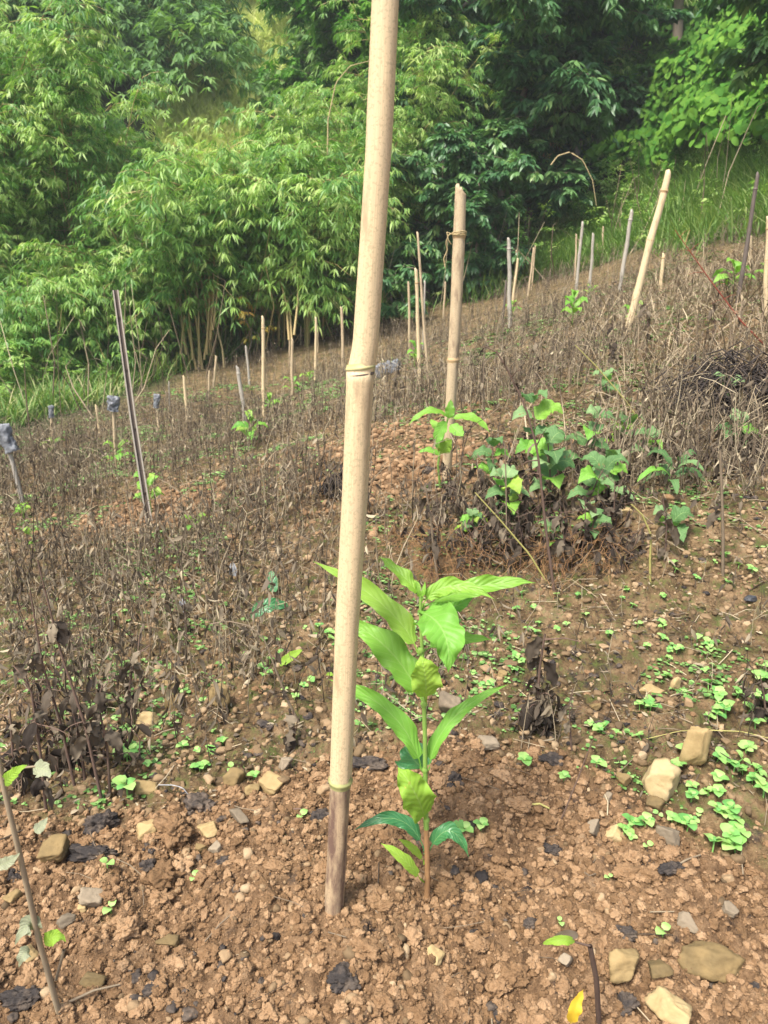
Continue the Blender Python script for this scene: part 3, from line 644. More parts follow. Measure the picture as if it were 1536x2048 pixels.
def bamboo_clump_meshes(seed, Hc, nculm, nspray, low=.10):
    rng = np.random.default_rng(seed); K = 9; s = np.linspace(0, 1, K)[None, :, None]
    a = rng.random(nculm)*6.283; b = np.stack([np.cos(a), np.sin(a), 0*a], -1)*rng.uniform(.1, .55, nculm)[:, None]
    out = nz(b+rng.normal(size=(nculm, 3))*[.3, .3, 0]); hh = Hc*rng.uniform(.72, 1.05, nculm); lean = Hc*rng.uniform(.08, .30, nculm)
    Pc = b[:, None]+UP*hh[:, None, None]*(s-.12*s**4)+out*[1, 1, 0]*1.0*0 if False else b[:, None]+UP*(hh[:, None, None]*(s-.14*s**4))+(out*[1, 1, 0])[:, None]*(lean[:, None, None]*s**2.2)
    r = rng.uniform(.014, .026, nculm)[:, None]*np.linspace(1, .25, K)[None]
    mc = MB(); tubes(mc, Pc, r, 6, rng=rng)
    # thin dead canes leaning near the foot
    nd = 10; a = rng.random(nd)*6.283; b2 = np.stack([np.cos(a), np.sin(a), 0*a], -1)*.7; tip = b2+np.stack([rng.normal(size=nd)*.6, rng.normal(size=nd)*.6, rng.uniform(.8, 2.0, nd)], -1)
    tubes(mc, np.stack([b2, (b2+tip)/2+rng.normal(size=b2.shape)*.06, tip], 1), .008, 4, rng=rng)
    i = rng.integers(0, nculm, nspray); f = low+(1-low)*rng.random(nspray)**.85; x = f*(K-1); k = np.minimum(x.astype(int), K-2); fr = (x-k)[:, None]
    org = Pc[i, k]*(1-fr)+Pc[i, k+1]*fr; ax_ = np.array([0, 0, 0.]); c = org*[1, 1, 0]; a = rng.random(nspray)*6.283
    d = nz(nz(c+1e-6)*.8+np.stack([np.cos(a), np.sin(a), rng.uniform(-.1, .7, nspray)], -1)); ln = rng.uniform(.5, 1.25, nspray)*(1.1-.35*f)
    ml = MB(); p, dd, nr, l, w, rn = sprays(rng, org, d, ln, 10, 6, .155, .026, .35, .95, .50)
    k = p[:, 2] > .15; leaves(ml, p[k], dd[k], nr[k], l[k], w[k], .25, .12, 'lance', rn[k])
    mt = MB(); s3 = np.linspace(0, 1, 4)[None, :, None]; tubes(mc, org[:, None]+d[:, None]*s3*ln[:, None, None]-UP*(.35*ln)[:, None, None]*s3*s3, np.array([[.006, .005, .004, .002]]), 3, rng=rng)
    return mc.mesh('culms', M['culm']), ml.mesh('foliage', M['bamboo_leaf'])
def place(name, meshes, loc, rz, sc, label, cat, group, parts):
    e = empty(name, loc, label, cat, group); e.rotation_euler = (0, 0, rz); e.scale = (sc, sc, sc)
    for nm, me in zip(parts, meshes):
        o = bpy.data.objects.new(nm, me); C.objects.link(o); o.parent = e
    return e
BV = [bamboo_clump_meshes(31, 6.2, 16, 520), bamboo_clump_meshes(32, 6.8, 14, 520), bamboo_clump_meshes(33, 3.7, 16, 400, .16), bamboo_clump_meshes(34, 2.6, 10, 260, .05), bamboo_clump_meshes(35, 3.3, 12, 360, .3)]
CL = [  # px of the foot, distance, variant, scale, label
 (-40,12.6,0,1.05,'tall bamboo clump filling the top left corner'),
 (90,13.6,1,1.0,'tall dense bamboo clump second from the left edge'),
 (190,13.0,0,.93,'tall bamboo clump whose crown reaches the left side of the bright grass gap'),
 (330,12.4,2,.95,'low bamboo clump leaning left of the bare yellow culms'),
 (420,12.0,4,1.1,'bamboo clump with bare yellow culms showing at its foot'),
 (530,12.8,2,1.0,'low bamboo clump under the bright grass gap'),
 (600,12.3,4,1.06,'bamboo clump with orange tinted culms left of the front stake'),
 (660,13.6,2,1.12,'bamboo clump just left of the front stake, higher than its left neighbour'),
 (745,14.4,1,.86,'tall bamboo clump directly behind the front stake'),
 (150,11.2,3,.9,'small bushy bamboo at the left, its foot in the undergrowth'),
 (40,10.6,3,.85,'small bamboo bush at the left edge above the grey bags'),
 (255,11.8,3,.85,'small pale green bamboo bush behind the tall split stake'),
 (-120,11.0,0,.75,'bamboo clump hanging in from outside the left edge'),
 (465,15.5,2,1.0,'bamboo clump further back, right below the bright grass gap'),
 (820,15.5,0,.9,'bamboo clump in shade right of the front stake, behind the thin stakes'),
 (1075,18.0,1,1.0,'feathery bamboo clump above the dark hollow'),
 (1190,20.0,0,1.1,'hazy bamboo clump high above the dark hollow, near the top edge'),
]
for i, (px, Y, v, sc, lb) in enumerate(CL):
    x = at(px, 700, Y)[0]; loc = (x, Y, float(macro(np.array([x]), np.array([Y]))[0])-.05)
    place('bamboo_clump', BV[v], loc, i*2.1, sc, lb, 'bamboo clump', 'bamboo clumps behind the field', ('culms', 'foliage'))

def tree_meshes(seed, Ht, Rc, nspray, L, W, kind='ovate', mat='tree_leaf', z0=.22, nf=6, nl=6, hang=.55, lean=.1, tr=.07, forks=9):
    rng = np.random.default_rng(seed); mt = MB(); K = 9; s = np.linspace(0, 1, K)
    tp = np.stack([lean*Ht*s**1.5+.08*np.sin(s*7+seed), .06*np.cos(s*6+seed), Ht*.92*s], -1); tubes(mt, tp, np.array([tr*np.linspace(1.15, .3, K)]), 9, rnd=np.array([.5]))
    ml = MB(); org = []; dr = []; ln = []
    for i in range(forks):
        f = z0+(1-z0)*(i+.5)/forks; b = np.array([np.interp(f, s, tp[:, j]) for j in range(3)]); a = i*2.4+rng.random(); rad = Rc*math.sqrt(max(.1, 1-((f-.55)/.6)**2))*rng.uniform(.75, 1.1)
        e = b+np.array([math.cos(a)*rad, math.sin(a)*rad, rad*.35]); md = (b+e)/2+[0, 0, .12*rad]+rng.normal(size=3)*.08
        Q, _ = resample([b, md, e], 7); tubes(mt, Q, np.array([tr*.42*np.linspace(1, .25, 7)]), 6, rnd=np.array([.5]))
        m = nspray//forks; j = rng.random(m)**.7*6; k = np.minimum(j.astype(int), 5); o = Q[k]+(Q[k+1]-Q[k])*(j-k)[:, None]
        org.append(o+rng.normal(size=(m, 3))*[.18, .18, .14]*Rc*.5); dr.append(nz(nz(e-b)*.5+rng.normal(size=(m, 3))*[1, 1, .5]+[0, 0, .15])); ln.append(rng.uniform(.25, .6, m)*Rc*.55)
    org, dr, ln = np.concatenate(org), np.concatenate(dr), np.concatenate(ln)
    p, dd, nr, l, w, rn = sprays(rng, org, dr, ln, nf, nl, L, W, .2, 1.1, hang)
    leaves(ml, p, dd, nr, l, w, .2, .1, kind, rn)
    s3 = np.linspace(0, 1, 3)[None, :, None]; tubes(mt, org[:, None]+dr[:, None]*s3*ln[:, None, None], np.array([[.008, .005, .002]]), 3, rnd=np.full(len(org), .4))
    return mt.mesh('trunk', M['trunk']), ml.mesh('crown', M[mat])
TV = [tree_meshes(41, 6.5, 1.6, 560, .19, .055, tr=.075), tree_meshes(42, 5.0, 1.4, 460, .20, .075, hang=.3), tree_meshes(43, 3.2, 1.2, 340, .17, .06, z0=.1, tr=.04),
      tree_meshes(44, 6.5, 2.0, 760, .17, .060, mat='vine_leaf', z0=.35, hang=.5, tr=.10), tree_meshes(45, 1.1, .5, 70, .14, .05, z0=.2, tr=.012, nf=4, forks=6)]
TR = [(985,14.2,0,1.0,.0,'tree with pale slender trunks, tallest right of the twine tied stake'),
 (905,15.0,0,.95,2.0,'dark leaved tree between the front stake and the pale trunked tree'),
 (860,13.6,2,.95,1.0,'low bushy tree behind the bunch of thin stakes'),
 (960,13.0,2,.80,3.0,'small bushy tree with yellow tinted leaves behind the whitish grey stake'),
 (1040,14.6,1,.88,4.5,'tree with broad leaf sprays reaching over the left of the dark hollow'),
 (1000,17.5,3,.95,1.5,'dark rounded tree crown near the top, behind the pale trunked tree'),
 (830,18.5,3,1.0,5.0,'shaded tree near the top edge just right of the front stake'),
 (1125,17.0,1,1.15,.7,'tree with drooping leaves right above the dark hollow'),
 (1290,18.0,3,1.0,2.6,'dusky tree high behind the vine covered bank'),
 (705,19.5,3,.95,3.3,'dark tree at the top between the bright grass gap and the front stake'),
 (500,27.0,3,1.0,.3,'far greyish tree above the bright grass gap')]
for i, (px, Y, v, sc, rz, lb) in enumerate(TR):
    x = at(px, 600, Y)[0]; loc = (x, Y, float(macro(np.array([x]), np.array([Y]))[0])-.05)
    place('broadleaf_tree', TV[v], loc, rz, sc, lb, 'tree', 'trees behind the field', ('trunk', 'crown'))
# the tree leaning in over the bank at the top right
x, y = 5.7, 9.4
place('broadleaf_tree', tree_meshes(47, 2.6, 1.25, 900, .15, .058, mat='tree_leaf', z0=.25, hang=.6, lean=-.55, tr=.09, forks=11), (x, y, float(macro(np.array([x]), np.array([y]))[0])-.1), 0, 1.0, 'leafy tree leaning in from the right over the top right corner', 'tree', 'trees behind the field', ('trunk', 'crown'))

# saplings in the field margin
for px, Y, sc, lb in ((800, 11.5, .9, 'small green sapling at the far edge between front stake and thin stakes'), (500, 11.6, .9, 'sapling with orange and yellow leaves at the foot of the grove')):
    x = at(px, 690, Y)[0]; ms = list(TV[4] if px == 800 else tree_meshes(46, 1.2, .4, 12, .11, .035, z0=.3, tr=.010, nf=2, nl=4, forks=6))
    if px == 500:
        m2 = ms[1].copy(); m2.materials.clear(); m2.materials.append(leaf_mat('autumn leaf', [(0, (.38, .20, .04)), (.5, (.50, .36, .07)), (1, (.45, .48, .10))], .3)); ms[1] = m2
    place('sapling', ms, (x, Y, hz(x, Y)), px, sc, lb, 'sapling', None, ('stem', 'foliage'))

# far wooded hillside that reads as one mass
rng = np.random.default_rng(61); ml = MB()
cx = rng.uniform(-22, 24, 420); cy = rng.uniform(20.5, 42, 420)
keep = cy > 0; keep &= ~((np.abs(cx/cy+.155) < .07) & (cy < 26.5))
cx, cy = cx[keep], cy[keep]; cz = macro(cx, cy); cr = rng.uniform(1.1, 2.3, len(cx))
for X0, Y0, Z0, R0 in zip(cx, cy, cz, cr):
    n = 110; d = nz(rng.normal(size=(n, 3))); d[:, 2] = np.abs(d[:, 2])*1.0-.2; o = np.array([X0, Y0, Z0+R0*.9])+d*R0*[1, 1, 1.3]*rng.uniform(.75, 1, (n, 1))
    p, dd, nr, l, w, rn = sprays(rng, o, d+[0, 0, .1], np.full(n, .7), 4, 5, .30, .075, .4, 1.0, .5)
    leaves(ml, p, dd, nr, l, w, .2, .1, 'lance', np.clip(rn*.6+rng.random()*.4, 0, 1))
ml.build('forest', M['forest_leaf'], kind='stuff', label='shaded woodland covering the far hillside up to the top edge', cat='forest')

# ---------------- grass and undergrowth
def blades(mb, rng, x, y, h, w, lean=.5, kind='blade', z=None, dirbias=None, rn=None):
    n = len(x); p = np.stack([x, y, (macro(x, y) if z is None else z)-.01], -1); a = rng.random(n)*6.283
    d = np.stack([np.cos(a)*lean*rng.random(n), np.sin(a)*lean*rng.random(n), np.ones(n)], -1)
    if dirbias is not None: d = d+dirbias
    h = h*rng.uniform(.5, 1.25, n)*(.6+.9*fbm(np.stack([x*2, y*2], -1), 2, 66)); leaves(mb, p, d, np.stack([-np.cos(a), -np.sin(a), .4+0*a], -1), h, w*rng.uniform(.7, 1.3, n), rng.uniform(.1, .7, n), .1, kind, rng.random(n) if rn is None else rn)
rng = np.random.default_rng(71)
mb = MB(); n = 90000; Yg = 19.0+11*rng.random(n); xg = Yg*(-.165+rng.uniform(-.14, .14, n))
blades(mb, rng, xg, Yg, .42, .06, 1.2); mb.build('hill_grass', M['sunlit_grass'], kind='stuff', label='grass painted sunlit yellow green on the far slope seen through the gap in the grove', cat='grass')
mb = MB()
y = rng.uniform(5.5, 15.5, 60000); x = rng.uniform(1.2, 7.5, 60000); b = bank_s(x, y); nn = fbm(np.stack([x*.9, y*.9], -1), 3, 90)
p_ = np.clip((b+1.45-(nn-.5)*1.2+.06*(y-8))/.5, 0, 1)*np.clip((1.9-b)/.6, 0, 1)+np.clip((y-12.6-(nn-.5)*2)/.6, 0, 1)*(b < 1.2)
k = rng.random(len(x)) < p_; x, y = x[k], y[k]; blades(mb, rng, x, y, .48, .016, .8, rn=np.clip(rng.random(len(x))*.6+.35*fbm(np.stack([x*.7, y*.7], -1), 2, 91), 0, 1))
y = rng.uniform(12.2, 16, 9000); x = rng.uniform(-8, 2, 9000); k = rng.random(len(x)) < np.clip((y-12.4-(fbm(np.stack([x, y], -1), 2, 92)-.5)*2)/1.2, 0, 1); x, y = x[k], y[k]; blades(mb, rng, x, y, .30, .016, .8)
y = rng.uniform(5.0, 12.5, 26000); x = rng.uniform(-7.5, -1.6, 26000); nn = fbm(np.stack([x*.8, y*.8], -1), 3, 93)
k = rng.random(len(x)) < np.clip((-x-2.85-(9-y)*.10-(nn-.5)*1.2)/.5+(y-11.5)*.5, 0, 1); x, y = x[k], y[k]; blades(mb, rng, x, y, .42, .016, .9)
mb.build('green_grass', M['grass'], kind='stuff', label='green grass on the right bank and along the far edges of the field', cat='grass')
# leafy undergrowth at the left and below the trees
ml = MB(); n = 3600; y = rng.uniform(5.5, 14, n); x = rng.uniform(-7.5, -2.2, n); nn = fbm(np.stack([x*.8, y*.8], -1), 3, 94)
k = rng.random(n) < np.clip((-x-3.0-(9-y)*.10-(nn-.5)*1.5)/.6+(y-12), 0, 1); x, y = x[k], y[k]
x2 = rng.uniform(-1, 5.5, 700); y2 = rng.uniform(13.4, 17, 700); k2 = bank_s(x2, y2) < .3; x = np.concatenate([x, x2[k2]]); y = np.concatenate([y, y2[k2]])
o = np.stack([x, y, macro(x, y)+rng.random(len(x))**1.5*.9], -1); d = np.stack([rng.normal(size=len(x)), rng.normal(size=len(x)), rng.uniform(.2, 1.2, len(x))], -1)
p, dd, nr, l, w, rn = sprays(rng, o, d, rng.uniform(.3, .6, len(x)), 7, 4, .11, .034, .3, 1.0, .3); leaves(ml, p, dd, nr, l, w, .2, .1, 'lance', rn)
n = 900; y = rng.uniform(6, 14, n); x = rng.uniform(2, 7, n); b = bank_s(x, y); k = (rng.random(n) < np.clip((b+1.2)/.5, 0, 1)*.8) & (b < 1.2); x, y = x[k], y[k]
o = np.stack([x, y, macro(x, y)+rng.random(len(x))*.35], -1); d = np.stack([rng.normal(size=len(x)), rng.normal(size=len(x)), rng.uniform(.2, 1.2, len(x))], -1)
p, dd, nr, l, w, rn = sprays(rng, o, d, rng.uniform(.2, .5, len(x)), 6, 4, .085, .030, .3, 1.0, .3); leaves(ml, p, dd, nr, l, w, .2, .1, 'ovate', rn)
ml.build('undergrowth', M['bamboo_leaf'], kind='stuff', label='low leafy undergrowth below the bamboo and the trees', cat='undergrowth')
# heart leaved creeper smothering the bank
ml = MB(); n = 60000; y = rng.uniform(9.5, 19, n); x = rng.uniform(3, 13, n); b = bank_s(x, y); k = rng.random(n) < np.clip((b-.35)/.4, 0, 1); x, y = x[k], y[k]
z = macro(x, y); e = .05; gx = (macro(x+e, y)-z)/e; gy = (macro(x, y+e)-z)/e; nr = nz(np.stack([-gx, -gy, np.ones_like(gx)], -1)); lump = fbm(np.stack([x*1.1, y*1.1, z*1.1], -1), 3, 95)
pos = np.stack([x, y, z], -1)+nr*(np.clip(lump-.3, 0, 1)*1.9+rng.random(len(x))*.22-.05)[:, None]
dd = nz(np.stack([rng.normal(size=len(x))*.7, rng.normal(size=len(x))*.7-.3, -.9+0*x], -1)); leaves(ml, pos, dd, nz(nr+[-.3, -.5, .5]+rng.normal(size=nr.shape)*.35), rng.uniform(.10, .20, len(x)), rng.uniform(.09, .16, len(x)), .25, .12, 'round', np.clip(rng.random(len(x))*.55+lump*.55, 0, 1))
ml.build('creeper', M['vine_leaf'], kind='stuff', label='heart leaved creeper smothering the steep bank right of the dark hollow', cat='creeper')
# long arched cane before the hollow
for pts, Y, lb in (([(1102, 330), (1115, 312), (1140, 304), (1165, 320), (1185, 360), (1193, 412)], 13.0, 'long pale arching cane in front of the dark hollow'),
                   ([(655, 310), (656, 240), (672, 165), (700, 132), (738, 122)], 12.0, 'thin pale cane arching up to the front stake before the bamboo'),):
    Q, _ = resample([at(a_, b_, Y) for a_, b_ in pts], 24); m_ = MB(); tubes(m_, Q, np.array([np.linspace(.013, .005, 24)]), 6, rnd=np.array([.8])); m_.build('arching_cane', M['twine'], origin=Q[0], label=lb, cat='cane')
m_ = MB(); Q = []
for px, py, tx, ty in ((372,690,340,560),(385,700,362,545),(398,715,388,520),(405,725,372,560),(412,690,418,520),(420,660,428,500),(408,700,425,560),(392,720,352,600),(425,640,436,540),(360,690,372,560),(578,660,560,560),(584,670,568,590),(588,650,596,560),(452,760,430,640),(330,680,303,630)):
    b0 = at(px, py, 11.3); t0 = at(tx, ty, 11.6); q, _ = resample([b0-[0, 0, .15], (b0+t0)/2+[.03, 0, .02], t0], 8); Q.append(q)
tubes(m_, np.array(Q), np.linspace(.021, .012, 8)[None]*np.ones((len(Q), 1)), 6, rnd=np.linspace(.55, 1, len(Q))); m_.build('dead_culms', M['culm'], kind='stuff', label='bare yellow and orange culms bunched at the foot of the grove', cat='bamboo culms')

# dry canes and straw standing in the rough edge of the field
rng = np.random.default_rng(77); mb = MB(); n = 420; y = rng.uniform(6, 13.5, n); x = rng.uniform(-7, 6, n)
k = ((-x-2.7-(9-y)*.10) > 0) | (y > 12) | ((bank_s(x, y) > -1.5) & (bank_s(x, y) < .8)); x, y = x[k], y[k]; n = len(x); z = macro(x, y); b = np.stack([x, y, z-.03], -1); t_ = b+np.stack([rng.normal(size=n)*.3, rng.normal(size=n)*.25, rng.uniform(.35, 1.5, n)], -1)*[1, 1, 1]
tubes(mb, np.stack([b, (b+t_)/2+rng.normal(size=b.shape)*.05, t_, t_+rng.normal(size=b.shape)*.12-[0, 0, .05]], 1), rng.uniform(.004, .010, n)[:, None]*np.array([[1, .8, .5, .3]]), 4, rng=rng)
mb.build('dry_canes', M['straw'], kind='stuff', label='thin dry canes standing and leaning in the rough edges of the field', cat='dry canes')
# ------------------------------------------------------------------ seedlings with shaped leaves
def leaf_grid(mb, C3, width, nrm, wave=.10, fold=.18, nu=8, nv=22, seed=0, shape='coffee', curl=0.0, rnd=.5, serr=0.0):
    """one leaf: centreline of 3 points (a quadratic), width, the way its face looks"""
    C3 = np.asarray(C3, float); s = np.linspace(0, 1, nv)[:, None]
    if len(C3) == 3: P = (1-s)**2*C3[0]+2*s*(1-s)*(2*C3[1]-.5*C3[0]-.5*C3[2])+s**2*C3[2]
    else: P, _ = resample(C3, nv)
    T = nz(np.gradient(P, axis=0)); n = np.asarray(nrm, float); Nn = nz(n-(T*n).sum(-1, keepdims=True)*T); S = np.cross(T, Nn)
    f = s[:, 0]
    if shape == 'coffee': w = np.sin(np.pi*np.clip(f, 0, 1)**.85)**.8*(1-.25*f); w = np.where(f > .86, w*np.interp(f, [.86, 1], [1, .3]), w); w = np.where(f < .10, .05+.3*f, w)
    elif shape == 'heart': w = np.interp(f, [0, .04, .12, .3, .55, .8, 1], [.05, .55, .88, 1, .78, .36, .02])
    elif shape == 'oval': w = np.sin(np.pi*f**.8)**.6
    else: w = np.sin(np.pi*f)**.9
    w = w/w.max()
    u = np.linspace(-1, 1, nu+1)[None, :]; g_ = np.random.default_rng(seed); ph = g_.random(4)*6
    wl = 1+.07*np.sin(f*19+ph[0])+.04*np.sin(f*41+ph[1]); wr = 1+.07*np.sin(f*18+ph[2])+.04*np.sin(f*37+ph[3])
    side = np.where(u < 0, wl[:, None], wr[:, None])
    if serr: side = side*(1+serr*((f*nv/2 % 1)-.5))[:, None]
    off = u*w[:, None]*.5*width*side
    lift = (fold*np.abs(u)*w[:, None]*width*.5 + wave*width*.5*(u**2)*(np.sin(f[:, None]*17+np.where(u < 0, ph[0], ph[2]))*.8+np.sin(f[:, None]*31+np.where(u < 0, ph[1], ph[3]))*.35)*np.clip(w[:, None]*1.6, 0, 1)
            + .010*width*np.cos((f[:, None]-np.abs(u)*.2)*58)*(1-np.abs(u)**3)*w[:, None] - curl*width*u**2*w[:, None])
    V = P[:, None]+S[:, None]*off[..., None]+Nn[:, None]*lift[..., None]
    k = (np.arange(nv-1)*(nu+1))[:, None]; j = np.arange(nu)[None]
    q = np.stack([k+j, k+j+1, k+nu+2+j, k+nu+1+j], -1).reshape(-1, 4)
    uv = np.stack(np.broadcast_arrays(.5+u*.5, f[:, None]), -1); mb.add(V, quads=q, r=rnd, uv=uv)

# --- the coffee-like seedling in front.  Every leaf: (name of material, label, [(px,py,dy)...], width px, face)
SB = gp(855, 1797); YS = float(SB[1])
def sp_(a, b, dy=0): return at(a, b, YS+dy)
sd_ = empty('coffee_seedling', SB, 'large leafy coffee seedling with pale green top leaves just right of the front stake', 'seedling', 'coffee seedlings')
Q, s = resample([SB-[0, 0, .02], sp_(855, 1740), sp_(851, 1600), sp_(850, 1480), sp_(846, 1330), sp_(841, 1240), sp_(841, 1192)], 40)
n1 = 12; m_ = MB(); tubes(m_, Q[:n1], np.array([np.linspace(.0052, .0045, n1)]), 10, rnd=np.array([.5])); local(m_.build('lower_stem', M['brown_stem'], sd_, label='woody brown foot of the stem'))
m_ = MB(); tubes(m_, Q[n1-1:], np.array([np.linspace(.0045, .0024, 41-n1)*(1+.0*np.arange(41-n1))]), 10, rnd=np.array([.5]))
for f in ((853, 1640), (850, 1540), (848, 1408), (842, 1300)):
    c = sp_(*f); tubes(m_, np.array([c-[0, 0, .005], c, c+[0, 0, .005]]), np.array([[.0035, .0058, .0035]]), 10, rnd=np.array([.5]))
local(m_.build('stem', M['green_stem'], sd_))
CAMV = np.array([0, -.8, .55])
LV = [
 ('coffee_light', 'upright narrow pale leaf at the very top', [(840,1192,0),(806,1152,.01),(757,1112,.03)], 36, (.5,-.7,.5)),
 ('coffee_light', None, [(846,1208,0),(903,1172,.0),(990,1199,-.02)], 40, (.1,-.75,.65)),
 ('coffee_light', 'long pale leaf reaching furthest right, its edge wavy', [(848,1214,.01),(962,1172,.05),(1072,1166,.03)], 44, (.0,-.75,.65)),
 ('coffee_mid', None, [(849,1222,.02),(905,1214,.05),(948,1193,.06)], 40, (.0,-.6,.8)),
 ('coffee_light', 'long pale leaf whose tip passes behind the stake', [(836,1306,.01),(764,1208,.04),(625,1122,.07)], 54, (.35,-.75,.5)),
 ('coffee_mid', 'broad green leaf whose tip hides behind the stake', [(846,1404,.01),(778,1300,.04),(690,1242,.07)], 74, (.25,-.8,.55)),
 ('coffee_mid', 'wavy green leaf passing low behind the stake', [(843,1540,.01),(782,1428,.03),(655,1358,.06)], 46, (.35,-.8,.45)),
 ('coffee_mid', 'narrow leaf seen edge on, pointing up to the right', [(857,1540,.0),(905,1438,.02),(1019,1368,.05)], 30, (-.55,-.7,.35)),
 ('coffee_mid', 'big broad leaf facing the camera, drooping below the top', [(836,1222,0),(886,1262,-.07),(896,1346,-.10)], 96, (.15,-.85,.42)),
 ('coffee_yellow', 'yellow green leaf held upright in the middle, foreshortened', [(852,1404,0),(850,1350,-.02),(840,1312,-.01)], 70, (.1,-.9,.35)),
 ('coffee_dark', 'dark round leaf behind the stem', [(848,1538,.01),(830,1522,.06),(808,1492,.12)], 80, (.0,-.75,.7)),
 ('coffee_yellow', 'yellow green leaf low on the left, tip bent up', [(852,1642,0),(829,1584,-.03),(795,1534,-.01)], 74, (.15,-.9,.40)),
 ('coffee_dark', 'dark arched leaf low on the left', [(848,1696,0),(792,1638,.01),(706,1662,.0)], 32, (.15,-.65,.8)),
 ('coffee_yellow', None, [(848,1722,0),(822,1694,-.02),(796,1678,-.04)], 15, (.3,-.7,.5)),
 ('coffee_yellow', 'thin drooping yellowish leaf near the foot', [(841,1758,-.02),(806,1718,-.03),(761,1686,-.02)], 24, (.5,-.6,.5)),
 ('coffee_dark', 'dark small leaf low on the right', [(858,1702,0),(900,1662,.0),(938,1716,-.01)], 36, (-.1,-.6,.85)),
 ('coffee_mid', None, [(850,1300,.01),(915,1278,.06),(984,1280,.09)], 30, (0,-.7,.7)),
 ('coffee_light', None, [(841,1196,0),(835,1178,.0),(832,1158,.01)], 12, (.6,-.8,.2)),
 ('coffee_light', None, [(842,1196,0),(848,1180,.0),(850,1162,.01)], 10, (-.6,-.8,.2)),
]
for i, (mt, lb, pts, w, nr) in enumerate(LV):
    c3 = [sp_(*p) for p in pts]; base = c3[0]; stem_pt = sp_(848 if base[2] < .3 else 845, pts[0][1]+6)
    m_ = MB(); leaf_grid(m_, c3, (w*.88 if w > 30 else w)/px_per_m(c3[1]), nr, .32 if w > 25 else .08, .24, 12, 44, 40+i, rnd=.25+.5*np.random.default_rng(i).random())
    tubes(m_, np.array([stem_pt, base, base*.94+c3[1]*.06]), np.array([[.0016, .0014, .0010]]), 6, rnd=np.array([.5]))
    local(m_.build('leaf', M[mt], sd_, label=lb))

def seedling(loc, ht, nl, L, W, seed, label, mats=('coffee_light', 'coffee_mid'), lean=0.1, parts=True, up=.45, shape='coffee', name='coffee_seedling', cat='seedling', group='coffee seedlings', stem='green_stem', serr=0):
    g_ = np.random.default_rng(seed); loc = np.asarray(loc, float); e = empty(name, loc, label, cat, group)
    P = np.array([[lean*ht*f**1.5*math.cos(seed), lean*ht*f**1.5*math.sin(seed), ht*f-.01] for f in np.linspace(0, 1, 7)])
    m_ = MB(); tubes(m_, P, np.array([np.linspace(.0045, .0018, 7)]), 7, rnd=np.array([.4])); m_.build('stem', M[stem], e)
    for i in range(nl):
        f = 1-.75*(i//2)/max(1, nl/2); b = np.array([np.interp(f, np.linspace(0, 1, 7), P[:, j]) for j in range(3)]); a = (i % 2)*math.pi+(i//2)*1.35+seed+g_.normal()*.3
        l = L*(.75+.4*g_.random())*(1 if i > 1 else .8); u_ = up+.25*(i < 2)+g_.normal()*.12; d = np.array([math.cos(a), math.sin(a), 0])
        tip = b+d*l*.92+UP*l*(u_-.35); mid = b+d*l*.5+UP*l*u_*.75
        m_ = MB(); leaf_grid(m_, [b+d*.008, mid, tip], W*(.8+.4*g_.random()), nz(UP*1.0-d*.2+[0, -.45, 0]+g_.normal(size=3)*.15), .15, .15, 6, 18 if not serr else 40, seed*31+i, shape, rnd=g_.random()*.8+.1, serr=serr)
        tubes(m_, np.array([b, b+d*.01]), np.array([[.0012, .001]]), 5, rnd=np.array([.5])); m_.build('leaf', M[mats[i % len(mats)] if i > 1 else mats[0]], e)
    return e
# second seedling beside the twine tied stake: leaves placed one by one
S2 = gp(882, 975); Y3 = float(S2[1])-.02
e = empty('coffee_seedling', S2, 'coffee seedling with two long arching leaves beside the twine tied stake', 'seedling', 'coffee seedlings')
def s2(a, b, dy=0): return at(a, b, Y3+dy)
m_ = MB(); tubes(m_, resample([S2-[0, 0, .02], s2(876, 930), s2(882, 890), s2(897, 832)], 14)[0], np.array([np.linspace(.005, .003, 14)]), 7, rnd=np.array([.4])); local(m_.build('stem', M['green_stem'], e))
for i, (mt, pts, w, nr) in enumerate([('coffee_light', [(899,838,-.01),(900,820,-.01),(902,798,0)], 20, (0,-1,.2)), ('coffee_light', [(896,836,0),(858,822,-.02),(815,852,-.03)], 22, (0,-.4,.9)), ('coffee_light', [(902,838,-.02),(945,836,-.05),(980,866,-.08)], 24, (0,-.5,.9)),
   ('coffee_mid', [(896,842,0),(878,866,-.04),(874,900,-.06)], 24, (.2,-.9,.3)), ('coffee_mid', [(900,848,-.02),(915,862,-.05),(928,872,-.07)], 26, (.0,-.8,.5)), ('coffee_mid', [(880,912,0),(858,900,.0),(836,906,.0)], 16, (0,-.5,.8)),
   ('coffee_light', [(882,908,-.01),(893,890,-.03),(904,878,-.05)], 28, (0,-.9,.4)), ('coffee_mid', [(888,870,.0),(870,850,.04),(862,838,.07)], 16, (0,-.6,.7))]):
    c3 = [s2(*p) for p in pts]; m_ = MB(); leaf_grid(m_, c3, w/px_per_m(c3[1]), nr, .15, .15, 6, 20, 140+i, rnd=.2+.08*i); local(m_.build('leaf', M[mt], e))
